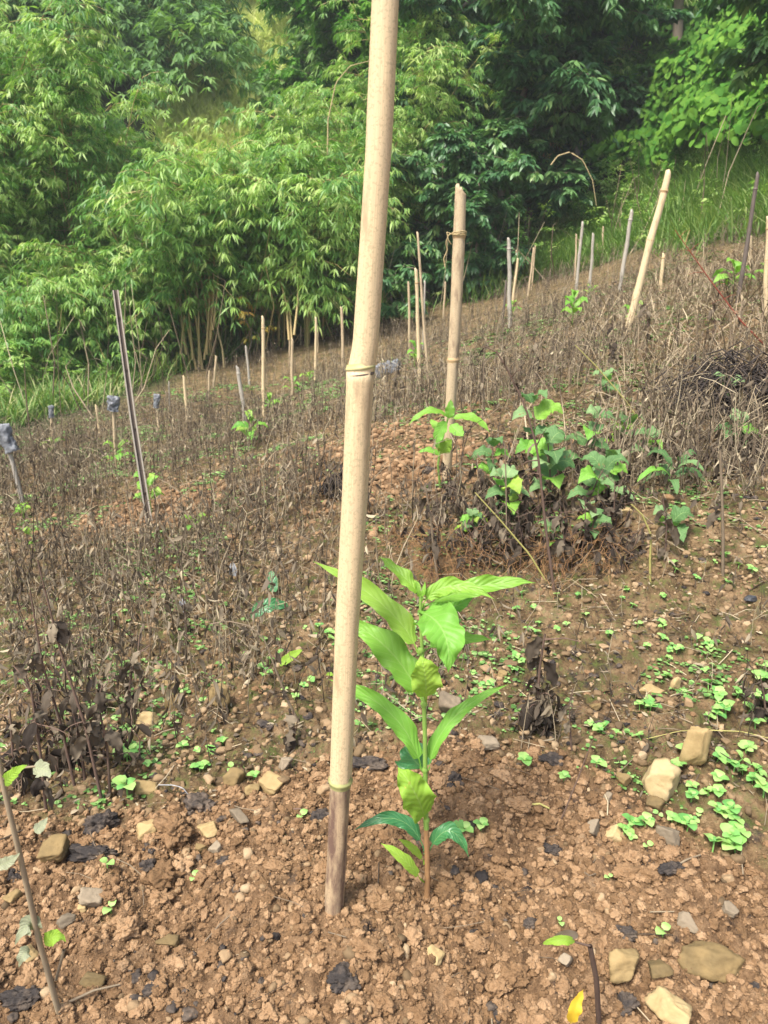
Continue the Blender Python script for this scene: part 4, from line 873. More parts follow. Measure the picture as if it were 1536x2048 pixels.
for (px, py, ht, nl, L, W, sd, lb) in [
  (303,1025,.17,8,.10,.045,3,'coffee seedling at the foot of the tall split stake'),
  (503,893,.17,7,.13,.05,5,'coffee seedling below the stake that leans left, with upright pale leaves'),
  (232,940,.15,6,.13,.045,7,'coffee seedling under the pale grey square bag'),
  (107,905,.10,5,.12,.04,9,'coffee seedling under the leftmost small grey bag'),
  (540,830,.15,6,.13,.05,11,'coffee seedling at the foot of the tall slim yellow stake'),
  (582,790,.14,6,.13,.05,13,'coffee seedling at the foot of the straight slim stake'),
  (618,768,.10,5,.15,.05,15,'coffee seedling left of the pale straight stake'),
  (48,1035,.07,6,.07,.03,17,'coffee seedling at the foot of the leftmost stake'),
  (387,1062,.05,4,.07,.03,19,'tiny leafy seedling on the ground right of the split stake'),
  (1262,655,.13,6,.13,.05,21,'coffee seedling at the foot of the long yellow leaning stake'),
  (1144,650,.22,8,.17,.06,23,'yellow green seedling in the dry grass before the dark footed stake'),
  (1180,600,.13,6,.14,.05,25,'seedling at the foot of the grey leaning stake'),
  (1025,635,.15,6,.15,.05,27,'seedling behind the foot of the whitish grey stake'),
  (1462,600,.22,9,.17,.06,29,'seedling left of the blackened stake near the right edge'),
  (828,735,.18,6,.12,.05,31,'seedling left of the foot of the pale tan stake'),
  (1530,580,.14,6,.13,.05,33,'seedling at the right edge beside the yellow stake'),
  (73,1112,.11,4,.05,.03,35,'small seedling with blue green leaves at the left edge of the dry weeds')]:
    seedling(gp(px, py), ht, nl, L, W, sd, lb)

# ------------------------------------------------------------------ broad leaved weeds on the small bank
WL = [ # foot px, height, leaves, leaf length, width, seed, label
 (1075,985,.26,9,.085,.075,2,'tall grey green toothed weed right of the second seedling, topmost leaf upright'),
 (1100,1020,.20,9,.080,.072,4,'toothed weed with large round leaves in the middle of the green clump'),
 (1150,960,.20,7,.075,.055,6,'toothed weed with a single upright leaf above the green clump'),
 (985,985,.14,8,.075,.05,8,'low weed with ribbed leaves at the left end of the green clump'),
 (1020,1050,.14,9,.07,.06,10,'yellowish green weed at the lower left of the clump'),
 (1165,1040,.15,9,.08,.05,12,'weed with hanging dark green leaves at the lower right of the clump'),
 (1210,1010,.12,7,.08,.055,14,'weed with flat leaves just right of the green clump'),
 (1345,1075,.05,4,.075,.065,16,'low weed with one round flat blue green leaf on bare soil'),
 (1235,900,.10,7,.08,.055,18,'pale green weed among fallen stems above the clump'),
 (1465,905,.09,7,.10,.06,20,'weed with a fan of ribbed dark green leaves near the right edge'),
 (1215,800,.10,7,.08,.05,22,'small weed left of the heap of dark straw'),
 (1330,985,.08,6,.12,.025,24,'plant with long pale strap leaves lying to the right of the clump'),
 (1345,975,.07,6,.11,.022,26,'plant with narrow strap leaves behind the pale strap leaved one'),
 (1110,1100,.06,8,.05,.04,28,'small bright weed under the edge of the bank'),
 (940,1075,.07,7,.05,.035,30,'small yellowish weed hanging over the edge left of the clump'),
 (1285,930,.09,6,.08,.05,32,'weed with drooping leaves between the clump and the dark straw heap'),
 (1460,830,.10,5,.07,.05,34,'weed with a single pale leaf on a thin stick before the straw heap'),
 (1180,1085,.08,7,.06,.04,36,'small dark weed at the right foot of the bank')]
for (px, py, ht, nl, L, W, sd, lb) in WL:
    g = gp(px, py); seedling(g, ht*1.25, nl, L*1.15, W*1.1, sd, lb, mats=('weed_leaf', 'weed_leaf', 'coffee_yellow' if sd in (10, 30, 18) else 'weed_leaf', 'coffee_mid'), lean=.25, up=.30, shape='heart' if W > .03 else 'oval', name='broadleaf_weed', cat='weed', group='broad leaved weeds', stem='dark_stem', serr=.13 if W > .03 else 0)

# ------------------------------------------------------------------ dead stalks, each a thing
def withered(mb_s, mb_l, rng, P, r0, r1, nleaf, ll, lw, rnd=.5, bot=.25):
    Q, s = resample(P, 18); tubes(mb_s, Q, np.array([np.linspace(r0, r1, 18)]), 6, rnd=np.array([rnd]))
    if nleaf:
        f = bot+(1-bot)*rng.random(nleaf); k = (f*17).astype(int); p = Q[k]; a = rng.random(nleaf)*6.283; d = np.stack([np.cos(a)*.5, np.sin(a)*.5, -1+.3*rng.random(nleaf)], -1)
        for i in range(nleaf):
            l = ll*rng.uniform(.5, 1.2); c = [p[i], p[i]+d[i]*l*.5+[d[i, 0]*l*.25, d[i, 1]*l*.25, l*.12], p[i]+d[i]*l]
            leaf_grid(mb_l, c, lw*rng.uniform(.5, 1.2), nz(rng.normal(size=3)), .55, .6, 6, 9, int(rng.integers(9999)), 'oval', .3, rnd=rng.random()*.8)
rng = np.random.default_rng(5)
def dead(name, pts, r0, r1, nleaf, ll, lw, label, cat='dead stalk', mat='dark_stem', side=0, dY=0, group=None, ys=None):
    g = gp(*pts[0]); Y = float(g[1]); n = len(pts); P = [g-[0, 0, .015]]+[at(a, b, Y+(dY*(i+1)/(n-1) if ys is None else ys[i])) for i, (a, b) in enumerate(pts[1:])]
    e = empty(name, g, label, cat, group); a_, b_ = MB(), MB(); withered(a_, b_, rng, P, r0, r1, nleaf, ll, lw)
    Q, s = resample(P, 20)
    for k in range(side):
        i = int(rng.integers(6, 19)); o = Q[i]; d = nz(rng.normal(size=3)*[1, .6, .5]+[0, 0, .5]); l = rng.uniform(.03, .09); tubes(a_, resample([o, o+d*l*.6, o+d*l+[0, 0, -.01]], 6)[0], np.array([np.linspace(r1, r1*.4, 6)]), 4, rnd=np.array([.6]))
    local(a_.build('stem', M[mat], e))
    if nleaf: local(b_.build('withered_leaves', M['dead_leaf'], e))
    return e
dead('dead_stalk', [(1110,1180),(1092,1060),(1075,900),(1050,810),(1010,730),(985,690),(968,692)], .0048, .0022, 3, .04, .02, 'long dark dead stalk arching up to the left of the toothed weeds', side=5)
dead('dead_stalk', [(965,860),(966,780),(968,700),(975,684),(984,684)], .0040, .002, 5, .05, .02, 'grey withered stem whose hooked top meets the long dark arching stalk', mat='weed_stem')
dead('dead_stalk', [(603,1445),(575,1400),(548,1330),(530,1280),(500,1252),(455,1242),(420,1248)], .0032, .0013, 2, .03, .015, 'brown stalk bent over like a hook left of the front stake', mat='weed_stem')
dead('dead_stalk', [(1302,1160),(1300,1120),(1302,1070),(1285,1030),(1262,1008)], .0035, .002, 1, .03, .02, 'curved yellowish bare stem on the soil right of the weed clump', mat='yellow_stem')
dead('dead_stalk', [(1100,1165),(1060,1110),(1000,1040),(950,985)], .0032, .002, 1, .03, .02, 'straight yellow brown stem leaning left over the edge of the bank', mat='yellow_stem')
dead('dead_stalk', [(880,1170),(868,1110),(862,1040),(850,970)], .0042, .0028, 9, .06, .022, 'stubby stem wrapped in curled black leaves left of the weed clump', mat='weed_stem')
dead('dead_stalk', [(1447,1150),(1446,1080),(1444,1000),(1440,900)], .0048, .0035, 6, .06, .022, 'straight mossy stem with dead leaves on its left near the right edge', mat='weed_stem')
dead('dead_stalk', [(1012,1120),(1013,1040),(1012,960),(1010,890)], .0028, .002, 2, .04, .02, 'speckled straight stem standing up through the left part of the weed clump', mat='weed_stem')
dead('dead_stalk', [(1398,920),(1396,840),(1394,760)], .003, .002, 0, .04, .02, 'thin pale upright stick in front of the dark straw heap', mat='weed_stem')
dead('red_stemmed_plant', [(1545,700),(1480,640),(1420,560),(1350,460)], .0050, .0015, 4, .03, .014, 'long thin reddish stem leaning in from the right edge over the dry grass', cat='plant', mat='red_stem', side=12)
dead('dead_stalk', [(1310,880),(1250,800),(1190,730),(1150,690)], .0040, .002, 0, .03, .02, 'slanting yellow stem lying in the dry grass above the weed clump', cat='fallen stem', mat='yellow_stem')
dead('dead_weed', [(1065,1460),(1075,1400),(1080,1330),(1090,1268)], .0042, .0025, 20, .060, .030, 'clump of crumpled dark brown leaves on a dead stem right of the front seedling', cat='dead weed', side=3)
dead('dead_weed', [(1145,1500),(1140,1450),(1138,1410),(1146,1378)], .0025, .001, 6, .035, .018, 'small dead weed with a dark curled head right of the crumpled brown one', cat='dead weed', side=2)
dead('dead_weed', [(1535,1430),(1528,1390),(1520,1350)], .003, .001, 8, .06, .03, 'black crumpled dead weed cut by the right edge above the sprouts', cat='dead weed')
for i, (px, py, tx, ty, nl, lb) in enumerate([(905,1000,890,930,10,'dark hanging leaves between the second seedling and the green clump'), (960,1010,952,925,8,'thin dark dead weed left of the tallest toothed weed'), (1000,1110,990,1010,12,'black withered weed below the left end of the green clump'), (1040,1140,1035,1020,12,'black withered weed in the middle below the green clump'), (1125,1150,1120,1010,14,'tall black withered weed right beside the long arching stalk'),
   (1160,1120,1170,1000,10,'withered weed under the hanging dark green leaves'), (1190,1000,1195,900,12,'dark crumpled weed standing in the right part of the green clump'), (1215,1075,1230,960,9,'dead weed with purple grey leaves at the lower right of the clump'), (1235,950,1240,870,8,'dead weed among pale fallen stems above the strap leaves'), (1330,1120,1325,990,9,'dark dead weed left of the straight mossy stem'),
   (1060,930,1062,850,8,'dark dead weed behind the topmost toothed leaf'), (1290,720,1292,600,12,'tall dark dead weed in the dry grass below the long leaning stake'), (1220,760,1225,640,12,'dark dead weed left in the dry grass below the long leaning stake'), (1070,790,1068,680,10,'dark dead weed in the dry grass right of the hooked stem'), (1420,700,1425,600,10,'dark dead weed in dry grass left of the reddish stem'),
   (870,1060,872,985,8,'dark dead weed just above the stem of curled black leaves')]):
    dead('dead_weed', [(px, py), ((px+tx)/2+6, (py+ty)/2), (tx, ty)], .0030, .0014, nl, .06, .024, lb, cat='dead weed', side=5, group='dead weeds round the green clump')
for i, (pts, nl, ll, lb) in enumerate([
   ([(92,1620),(80,1500),(62,1380),(30,1330),(12,1345)], 9, .055, 'dead weed at the left edge with a bent over top and black hanging leaves'),
   ([(150,1570),(120,1440),(85,1330),(60,1180)], 7, .05, 'tall leaning dead weed second from the left in the dark stand'),
   ([(205,1600),(170,1450),(120,1300),(75,1120)], 6, .05, 'longest bare leaning stem of the dark dead stand at the left'),
   ([(220,1590),(215,1500),(195,1400),(205,1370)], 13, .06, 'dead weed thick with black shrivelled leaves right in the dark stand'),
   ([(170,1560),(160,1480),(140,1400),(150,1370)], 12, .06, 'dead weed with a wine brown crumpled leaf in the dark stand'),
   ([(262,1440),(258,1380),(270,1310),(300,1290)], 12, .055, 'dead weed with purple brown leaves hooked to the right above the stones'),
   ([(30,1560),(25,1500),(20,1420)], 8, .055, 'short black dead weed at the left edge behind the blurred plant'),
   ([(590,1490),(588,1460),(586,1420)], 6, .035, 'small black tuft of dead stems just left of the front stake'),
   ([(375,1270),(372,1240),(366,1190)], 6, .04, 'dead weed holding one pale bluish leaf left of the hooked stalk')]):
    dead('dead_weed', pts, .0034, .0014, nl, ll, .026, lb, cat='dead weed', side=3, group='dead weeds in the dark stand at the left')
# blurred plant close to the camera, bottom left
g = gp(118, 2020); Yp = float(g[1]); e = empty('leaning_plant', g, 'thin mossy stem with fading leaves close to the camera at the bottom left', 'plant')
PB = [g-[0, 0, .01], at(78, 1880, Yp-.02), at(42, 1720, Yp-.04), at(18, 1620, Yp-.05), at(4, 1560, Yp-.05), at(-6, 1500, Yp-.05)]
m_ = MB(); tubes(m_, resample(PB, 30)[0], np.array([np.linspace(.0042, .003, 30)]), 8, rnd=np.array([.7])); tubes(m_, resample([at(4, 1560, Yp-.05), at(40, 1536, Yp-.05), at(80, 1532, Yp-.05)], 8)[0], np.array([np.linspace(.002, .0012, 8)]), 6, rnd=np.array([.6]))
tubes(m_, resample([at(112, 1960, Yp), at(128, 1900, Yp)], 4)[0], .0022, 6, rnd=np.array([.6])); local(m_.build('stem', M['weed_stem'], e))
for i, (pts, w, mt) in enumerate([([(8,1570,-.05),(30,1545,-.06),(55,1530,-.06)], 26, 'coffee_yellow'), ([(66,1536,-.05),(90,1540,-.06),(100,1556,-.07)], 34, 'pale_leaf'), ([(80,1536,-.05),(92,1530,-.03),(104,1528,-.02)], 26, 'dead_leaf'), ([(72,1860,-.02),(55,1850,-.03),(30,1890,-.04)], 40, 'pale_leaf'), ([(90,1890,-.02),(112,1872,-.02),(132,1884,-.02)], 30, 'coffee_yellow'), ([(60,1900,-.02),(45,1912,-.03),(38,1935,-.03)], 26, 'pale_leaf'), ([(0,1730,-.04),(20,1722,-.05),(40,1706,-.05)], 26, 'pale_leaf')]):
    c3 = [at(a, b, Yp+d) for a, b, d in pts]; m_ = MB(); leaf_grid(m_, c3, w/px_per_m(c3[1]), CAMV, .3, .2, 6, 14, 300+i, 'heart', rnd=.5); local(m_.build('leaf', M[mt], e))
g = gp(1200, 2046); Yp = float(g[1]); e = empty('leaning_plant', g, 'dark soft stem with one purple and green leaf close to the camera at the bottom', 'plant')
m_ = MB(); tubes(m_, resample([g-[0, 0, .01], at(1193, 1960, Yp-.02), at(1180, 1892, Yp-.03)], 12)[0], np.array([np.linspace(.004, .0035, 12)]), 8, rnd=np.array([.2])); tubes(m_, resample([at(1180, 1892, Yp-.03), at(1150, 1884, Yp-.03)], 4)[0], .0015, 6, rnd=np.array([.2])); local(m_.build('stem', M['dark_stem'], e))
for pts, w, mt in (([(1150,1884,-.03),(1120,1880,-.035),(1085,1888,-.03)], 18, 'coffee_yellow'), ([(1156,1876,-.03),(1138,1868,-.025),(1108,1872,-.02)], 16, 'dead_leaf')):
    c3 = [at(a, b, Yp+d) for a, b, d in pts]; m_ = MB(); leaf_grid(m_, c3, w/px_per_m(c3[1]), CAMV, .2, .2, 6, 14, 310, 'oval', rnd=.5); local(m_.build('leaf', M[mt], e))
for (pts, w, mt, nm, lb, sh) in [([(1140,2056,0),(1150,2022,0),(1166,1985,.02)], 26, 'yellow_leaf', 'fallen_leaf', 'bright yellow pointed leaf tip at the bottom edge', 'coffee'),
    ([(1450,1910,.0),(1448,1945,-.02),(1444,1985,-.03)], 36, 'pale_leaf', 'fallen_leaf', 'fading grey green veined leaf at the bottom right below the big yellow stone', 'heart'),
    ([(548,1190,0),(545,1165,.03),(540,1145,.06)], 22, 'coffee_dark', 'fallen_leaf', 'dark green upright leaf left of the front stake, above the flat one', 'oval'),
    ([(502,1240,0),(535,1215,.02),(578,1216,.04)], 30, 'coffee_dark', 'fallen_leaf', 'dark green leaf lying flat left of the front stake', 'oval'),
    ([(560,1336,0),(580,1318,.01),(605,1304,.01)], 18, 'coffee_yellow', 'fallen_leaf', 'pale yellow green leaf by the hooked stalk left of the front stake', 'oval'),
    ([(650,1360,.02),(662,1352,.02),(672,1360,.02)], 8, 'coffee_yellow', 'fallen_leaf', 'small curled yellow leaf touching the left side of the front stake', 'oval'),
    ([(70,1670,0),(85,1655,.01),(96,1640,.02)], 22, 'pale_leaf', 'fallen_leaf', 'grey green dry leaf on the soil below the dark dead stand', 'heart')]:
    g = gp(pts[0][0], pts[0][1]) if pts[0][1] < 2040 else at(pts[0][0], pts[0][1], .74); Yl = float(g[1])-.01; c3 = [at(a, b, Yl+d)+[0, 0, .006] for a, b, d in pts]
    m_ = MB(); leaf_grid(m_, c3, w/px_per_m(c3[1]), CAMV, .2, .2, 8, 18, 33, sh, rnd=.5); m_.build(nm, M[mt], origin=c3[0], label=lb, cat='leaf')

# ------------------------------------------------------------------ dry weeds over the whole field: uncountable
rng = np.random.default_rng(81)
def dry_field(st, lf, n, y0, y1, pw, hmin, hmax, rs, nlf, dens):
    x, y = scatter(rng, n, -9, 6.5, y0, y1, pw); nn = fbm(np.stack([x*1.6, y*1.6], -1), 3, 82); t = till_mask(x, y)
    ok = rng.random(len(x)) < np.clip((nn-.43)*6, .08, 1)*(1-t)*dens(x, y); ok &= (bank_s(x, y) < -1.15+.04*y) | (y < 6); ok &= ~((-x-3.25-(9-y)*.10) > 0); ok &= np.hypot(x-SB[0], y-SB[1]) > .3
    x, y = x[ok], y[ok]; n = len(x); h = rng.uniform(hmin, hmax, n)*(.6+.8*nn[ok]); a = rng.random(n)*6.283; ln = rng.uniform(0, .30, n)
    b = P3(x, y, -.01); s = np.linspace(0, 1, 5)[None, :, None]; ld = np.stack([np.cos(a), np.sin(a), 0*a], -1)*(ln*h)[:, None]
    cur = rng.normal(size=(n, 1, 3))*.07*h[:, None, None]*np.sin(s*3.1); P = b[:, None]+UP*h[:, None, None]*s+ld[:, None]*s**1.5+cur
    rn = rng.random(n); tubes(st, P, (rs*rng.uniform(.6, 1.3, n))[:, None]*np.linspace(1, .45, 5)[None], 3, rnd=rn)
    for _ in range(2):
        k = rng.integers(1, 5, n); o = P[np.arange(n), k]; a = rng.random(n)*6.283; l = h*rng.uniform(.12, .40, n); d = nz(np.stack([np.cos(a), np.sin(a), rng.uniform(.2, 1.4, n)], -1))
        tubes(st, np.stack([o, o+d*l[:, None]*.6, o+d*l[:, None]+UP*(-.1*l)[:, None]], 1), (rs*.55)*np.ones((n, 3))*np.array([[1, .8, .5]]), 3, rnd=rn)
    for _ in range(nlf):
        f = .15+.85*rng.random(n); k = np.minimum((f*4).astype(int), 3); fr = (f*4-k)[:, None]; o = P[np.arange(n), k]*(1-fr)+P[np.arange(n), k+1]*fr; a = rng.random(n)*6.283
        d = nz(np.stack([np.cos(a)*.45, np.sin(a)*.45, rng.uniform(-1.2, -.2, n)], -1)); L = rng.uniform(.012, .042, n)*(.5+.5*h/hmax)*1.1
        leaves(lf, o, d, rng.normal(size=(n, 3)), L, L*rng.uniform(.14, .36, n), rng.uniform(-.3, .5, n), rng.uniform(.2, .5), 'ovate', np.clip(.1+rn*.4+rng.random(n)*.6, 0, 1))
mid = lambda x, y: np.clip((y-1.75)/1.2, .03, 1)*np.where(y < 3.2, .6, 1)*np.where((x > -.25) & (y < 2.3), .5, 1)
st, lf = MB(), MB()
dry_field(st, lf, 24000, 1.5, 13.2, 1.1, .09, .30, .0025, 4, mid)
dry_field(st, lf, 6500, 1.3, 3.2, 1.0, .05, .17, .0013, 4, lambda x, y: np.where(x < -.3, .55, np.where(x > .25, .6, .35))*np.clip((y-1.28)/.4, 0, 1))
st.build('dry_weeds', M['weed_stem'], kind='stuff', label='brown dead weed stems standing all over the field', cat='dry weeds')
lf.build('dry_weed_leaves', M['dead_leaf'], kind='stuff', label='shrivelled dark leaves hanging on the dead weeds of the field', cat='dry weeds')
# matted dry grass on the upper right and litter on the ground
mb = MB(); y = rng.uniform(2.6, 12, 60000); x = rng.uniform(.2, 6.5, 60000); q_ = rng.random(60000) < .65; y, x = y[q_], x[q_]; nn = fbm(np.stack([x*.9, y*.9], -1), 3, 84); b = bank_s(x, y)
k = rng.random(len(x)) < np.clip((x-.28*y+.25+(nn-.5)*2.2)/1.2, 0, 1)*.8*np.clip((-b-.7)/.5+(6-y), 0, 1); x, y = x[k], y[k]
blades(mb, rng, x, y, .26, .006, 1.6, z=Hh(x, y)-.005)
y = rng.uniform(1.9, 9, 8000); x = rng.uniform(-5, 4, 8000); k = (np.abs(x) < .6*y) & (till_mask(x, y) < .4); x, y = x[k], y[k]; n = len(x)
a = rng.random(n)*6.283; l = rng.uniform(.05, .22, n); p0 = P3(x, y, .004); q = np.stack([x+np.cos(a)*l, y+np.sin(a)*l], -1); p2 = P3(q[:, 0], q[:, 1], .004+.02*rng.random(n)); pm = (p0+p2)/2+UP*(.012+.02*rng.random(n))[:, None]+rng.normal(size=(n, 3))*.008
tubes(mb, np.stack([p0, pm, p2], 1), (rng.uniform(.0007, .0018, n))[:, None]*np.ones((1, 3)), 3, rng=rng)
mb.build('dry_grass', M['straw'], smooth=False, kind='stuff', label='matted pinkish brown dry grass on the upper right of the field', cat='dry grass')
mb = MB(); y = rng.uniform(.62, 2.2, 900); x = rng.uniform(-1.2, 1.2, 900); k = (np.abs(x) < .6*y+.1); k &= rng.random(900) < np.where(y < 1.3, .3, 1.0); x, y = x[k], y[k]; n = len(x); a = rng.random(n)*6.283; l = rng.uniform(.015, .09, n)
p0 = P3(x, y, .003); q = np.stack([x+np.cos(a)*l, y+np.sin(a)*l], -1); p2 = P3(q[:, 0], q[:, 1], .004+.008*rng.random(n)); pm = np.maximum((p0+p2)/2, P3((x+q[:, 0])/2, (y+q[:, 1])/2, .003))+rng.normal(size=(n, 3))*.002
tubes(mb, np.stack([p0, pm, p2], 1), (rng.uniform(.0005, .0014, n))[:, None]*np.ones((1, 3)), 4, rng=rng)
mb.build('twigs', M['weed_stem'], kind='stuff', label='thin twigs and rootlets scattered on the soil', cat='twigs')
# dark tangles of rotting stems under the green clump and at the left
mb, ml = MB(), MB()
for (x0_, y0_, x1_, y1_, n, hh) in ((930, 1010, 1260, 1150, 210, .17), (1000, 900, 1250, 1010, 90, .15), (850, 1030, 960, 1160, 60, .14), (20, 1420, 290, 1590, 60, .13), (1030, 1420, 1110, 1480, 26, .08), (1280, 880, 1530, 960, 120, .08)):
    c = np.array([gp(rng.uniform(x0_, x1_), rng.uniform(y0_, y1_)) for _ in range(n)]); h = rng.uniform(.3, 1, n)*hh; a = rng.random(n)*6.283; ld = np.stack([np.cos(a), np.sin(a), 0*a], -1)*(h*rng.uniform(.1, .8, n))[:, None]; s5 = np.linspace(0, 1, 5)[None, :, None]
    P = c[:, None]+UP*(h[:, None, None]*(s5-.25*s5**3))+ld[:, None]*s5**1.5+rng.normal(size=(n, 5, 3))*.006*s5; P[:, 0, 2] -= .01; tubes(mb, P, rng.uniform(.0010, .0024, n)[:, None]*np.linspace(1, .5, 5)[None], 4, rng=rng)
    for _ in range(4):
        k = rng.integers(1, 5, n); o = P[np.arange(n), k]; d = np.stack([rng.normal(size=n)*.5, rng.normal(size=n)*.5, -rng.uniform(.3, 1.2, n)], -1); L = rng.uniform(.012, .045, n); leaves(ml, o, d, rng.normal(size=(n, 3)), L, L*rng.uniform(.2, .5, n), rng.uniform(-.4, .6, n), .4, 'round', rng.random(n)**1.6*.8)
mb.build('dead_tangle', M['dark_stem'], kind='stuff', label='tangle of dark dead stems under the green clump and at the left', cat='dead tangle')
ml.build('dead_tangle_leaves', M['dead_leaf'], kind='stuff', label='shrivelled blackish leaves caught in the tangle of dead stems', cat='dead tangle')
# black crumbs of burnt matter mixed into the soil
mb = MB(); x, y = scatter(rng, 5200, -2.2, 2.2, .6, 3.4, .9); nn = fbm(np.stack([x*5, y*5], -1), 3, 99); k = rng.random(len(x)) < np.clip((nn-.47)*6, .04, 1); x, y = x[k], y[k]
s = .0016+.010*rng.random(len(x))**3.2; lumps(mb, rng, P3(x, y, 0), s, 2, .8, 3.0, .5); mb.build('burnt_crumbs', M['char'], smooth=False, kind='stuff', label='black crumbs of burnt matter mixed into the soil', cat='burnt crumbs')
# leaf litter
mb = MB(); x, y = scatter(rng, 52000, -6, 5, 1.15, 9, .95); t = till_mask(x, y); nn = fbm(np.stack([x*3, y*3], -1), 3, 88); k = rng.random(len(x)) < (1-t)*np.clip((nn-.3)*3, 0, 1); x, y = x[k], y[k]; n = len(x); a = rng.random(n)*6.283
L = rng.uniform(.006, .028, n)*(.6+.1*y); leaves(mb, P3(x, y, .002), np.stack([np.cos(a), np.sin(a), rng.uniform(-.05, .35, n)], -1), UP+rng.normal(size=(n, 3))*.5, L, L*rng.uniform(.15, .5, n), rng.uniform(-.3, .4, n), .3, 'ovate', np.clip(rng.random(n)**.7*1.1, 0, 1))
mb.build('leaf_litter', M['dead_leaf'], kind='stuff', label='dead curled leaf litter between the weeds and stones', cat='leaf litter')
# hanging rootlets at the edge of the bank
mb = MB(); n = 700; b0 = np.array([gp(a, b) for a, b in ((800, 1090), (840, 1110), (870, 1140), (900, 1150), (1080, 1150), (1130, 1120), (1180, 1130), (960, 1130))])
o = b0[rng.integers(0, len(b0), n)]+rng.normal(size=(n, 3))*[.05, .04, .0]; o[:, 2] = Hh(o[:, 0], o[:, 1])+rng.uniform(0, .09, n); a = rng.random(n)*6.283; l = rng.uniform(.03, .11, n)
P = [o]
for k in range(5): P.append(P[-1]+(np.stack([np.cos(a), np.sin(a), -.55+0*a], -1)*.2+rng.normal(size=(n, 3))*.14)*l[:, None])
tubes(mb, np.stack(P, 1), np.full((n, 6), .0006), 3, rng=rng); mb.build('rootlets', M['brown_stem'], kind='stuff', label='tangle of fine rusty rootlets at the edge of the small bank', cat='roots')
# tiny ground cover
mb = MB(); x, y = scatter(rng, 42000, -5, 4, 1.15, 9.5, .9); nn = fbm(np.stack([x*4, y*4], -1), 3, 85); k = (rng.random(len(x)) < np.clip((nn-.50)*6, 0, 1)*(1-till_mask(x, y))); x, y = x[k], y[k]; n = len(x)
sz = rng.uniform(.004, .010, n)*(.6+.4*np.minimum(y, 7))
for j in range(4):
    a = rng.random()*6+j*1.57+rng.normal(size=n)*.3; d = np.stack([np.cos(a), np.sin(a), .25+0*a], -1); leaves(mb, P3(x, y, .004)+d*.1*sz[:, None], d, UP+rng.normal(size=(n, 3))*.2, sz*1.2, sz*.9, .2, .05, 'round', rng.random(n))
mb.build('ground_cover', M['moss'], kind='stuff', label='tiny round leaved ground cover sprinkled between the dry weeds', cat='ground cover')
mb = MB(); x, y = scatter(rng, 60000, -3, 3, 1.15, 3.2, 1.0); nn = fbm(np.stack([x*7, y*7], -1), 3, 86); k = (rng.random(len(x)) < np.clip((nn-.52)*7, 0, 1)*(1-till_mask(x, y))); x, y = x[k], y[k]; n = len(x)
a = rng.random(n)*6.283; d = np.stack([np.cos(a), np.sin(a), 1.2+0*a], -1); leaves(mb, P3(x, y, -.001), d, rng.normal(size=(n, 3)), rng.uniform(.003, .007, n), .0016, .3, .05, 'lance', rng.random(n)*.5)
mb.build('moss', M['moss'], kind='stuff', label='dark green moss cushions on damp soil between the stones', cat='moss')

# ------------------------------------------------------------------ sprouts, one by one
rng = np.random.default_rng(91); SPM = []
for v in range(7):
    mb = MB(); n = (4, 4, 6, 5, 4, 6, 2)[v]; h = .007+.004*rng.random()
    tubes(mb, np.array([[0, 0, -.004], [0, 0, h]]), .0009, 5, rnd=np.array([.4]))
    for j in range(n):
        a = j*math.pi*2/max(2, min(n, 4))+(.6 if j > 3 else 0)+rng.normal()*.2; big = (1.0 if j % 2 == 0 else .75)*(.6 if j > 3 else 1); l = .0135*big*rng.uniform(.85, 1.15); d = np.array([math.cos(a), math.sin(a), 0]); hh = h+.003*(j > 3)
        leaf_grid(mb, [d*.001+UP*hh, d*l*.5+UP*(hh+l*.28), d*l*1.05+UP*(hh+l*.18)], l*.92, UP-d*.2, .05, .10, 4, 8, v*9+j, 'oval', rnd=rng.random())
    SPM.append(mb.mesh('sprout', M['sprout']))
AREAS = [ # (photo box of the patch, count, scale, where)
 ((1400,1330,1530,1400), 8, 1.4, 'top sprouts of the patch at the right edge'),
 ((1410,1400,1530,1480), 8, 1.5, 'sprouts beside the black weed at the right edge'),
 ((1430,1490,1530,1560), 8, 1.45, 'sprouts right of the tall yellow stone'),
 ((1430,1565,1530,1640), 8, 1.5, 'lower sprouts of the right edge patch'),
 ((1330,1510,1430,1620), 8, 1.4, 'sprouts below the tall yellow stone'),
 ((1330,1280,1420,1370), 9, 1.25, 'sprouts above the tall yellow stone'),
 ((1170,1180,1330,1240), 6, 1.1, 'upper sprouts on moss below the weed clump'),
 ((1170,1245,1330,1300), 6, 1.1, 'lower sprouts on moss below the weed clump'),
 ((1010,1180,1170,1225), 6, 1.0, 'upper tiny sprouts right of the seedling top'),
 ((1010,1230,1170,1280), 6, 1.0, 'lower tiny sprouts right of the seedling top'),
 ((1170,1400,1320,1500), 8, 1.05, 'sprouts left of the blocky ochre stone'),
 ((920,1280,1060,1400), 9, .95, 'tiny sprouts right behind the front seedling'),
 ((1240,1600,1420,1720), 9, 1.15, 'sprouts well below the blocky ochre stone'),
 ((1420,1650,1500,1740), 6, 1.5, 'sprouts in the lowest cluster at the right'),
 ((380,1400,470,1560), 8, 1.0, 'tiny sprouts among the left hand stones'),
 ((240,1490,300,1540), 6, 1.35, 'sprouts right of the dark dead stand'),
 ((500,1330,640,1400), 7, .9, 'tiny sprouts under the hooked stalk foot'),
 ((600,1230,680,1300), 6, .9, 'tiny sprouts touching the front stake side'),
 ((440,1250,560,1330), 6, .85, 'tiny sprouts inside the hooked stalk arch'),
 ((1330,1120,1530,1200), 9, 1.15, 'sprouts near the right edge below the weeds'),
 ((180,1180,380,1290), 9, .85, 'tiny sprouts among the left dry weeds'),
 ((880,1080,1050,1180), 5, .8, 'tiny sprouts in shade under the bank')]
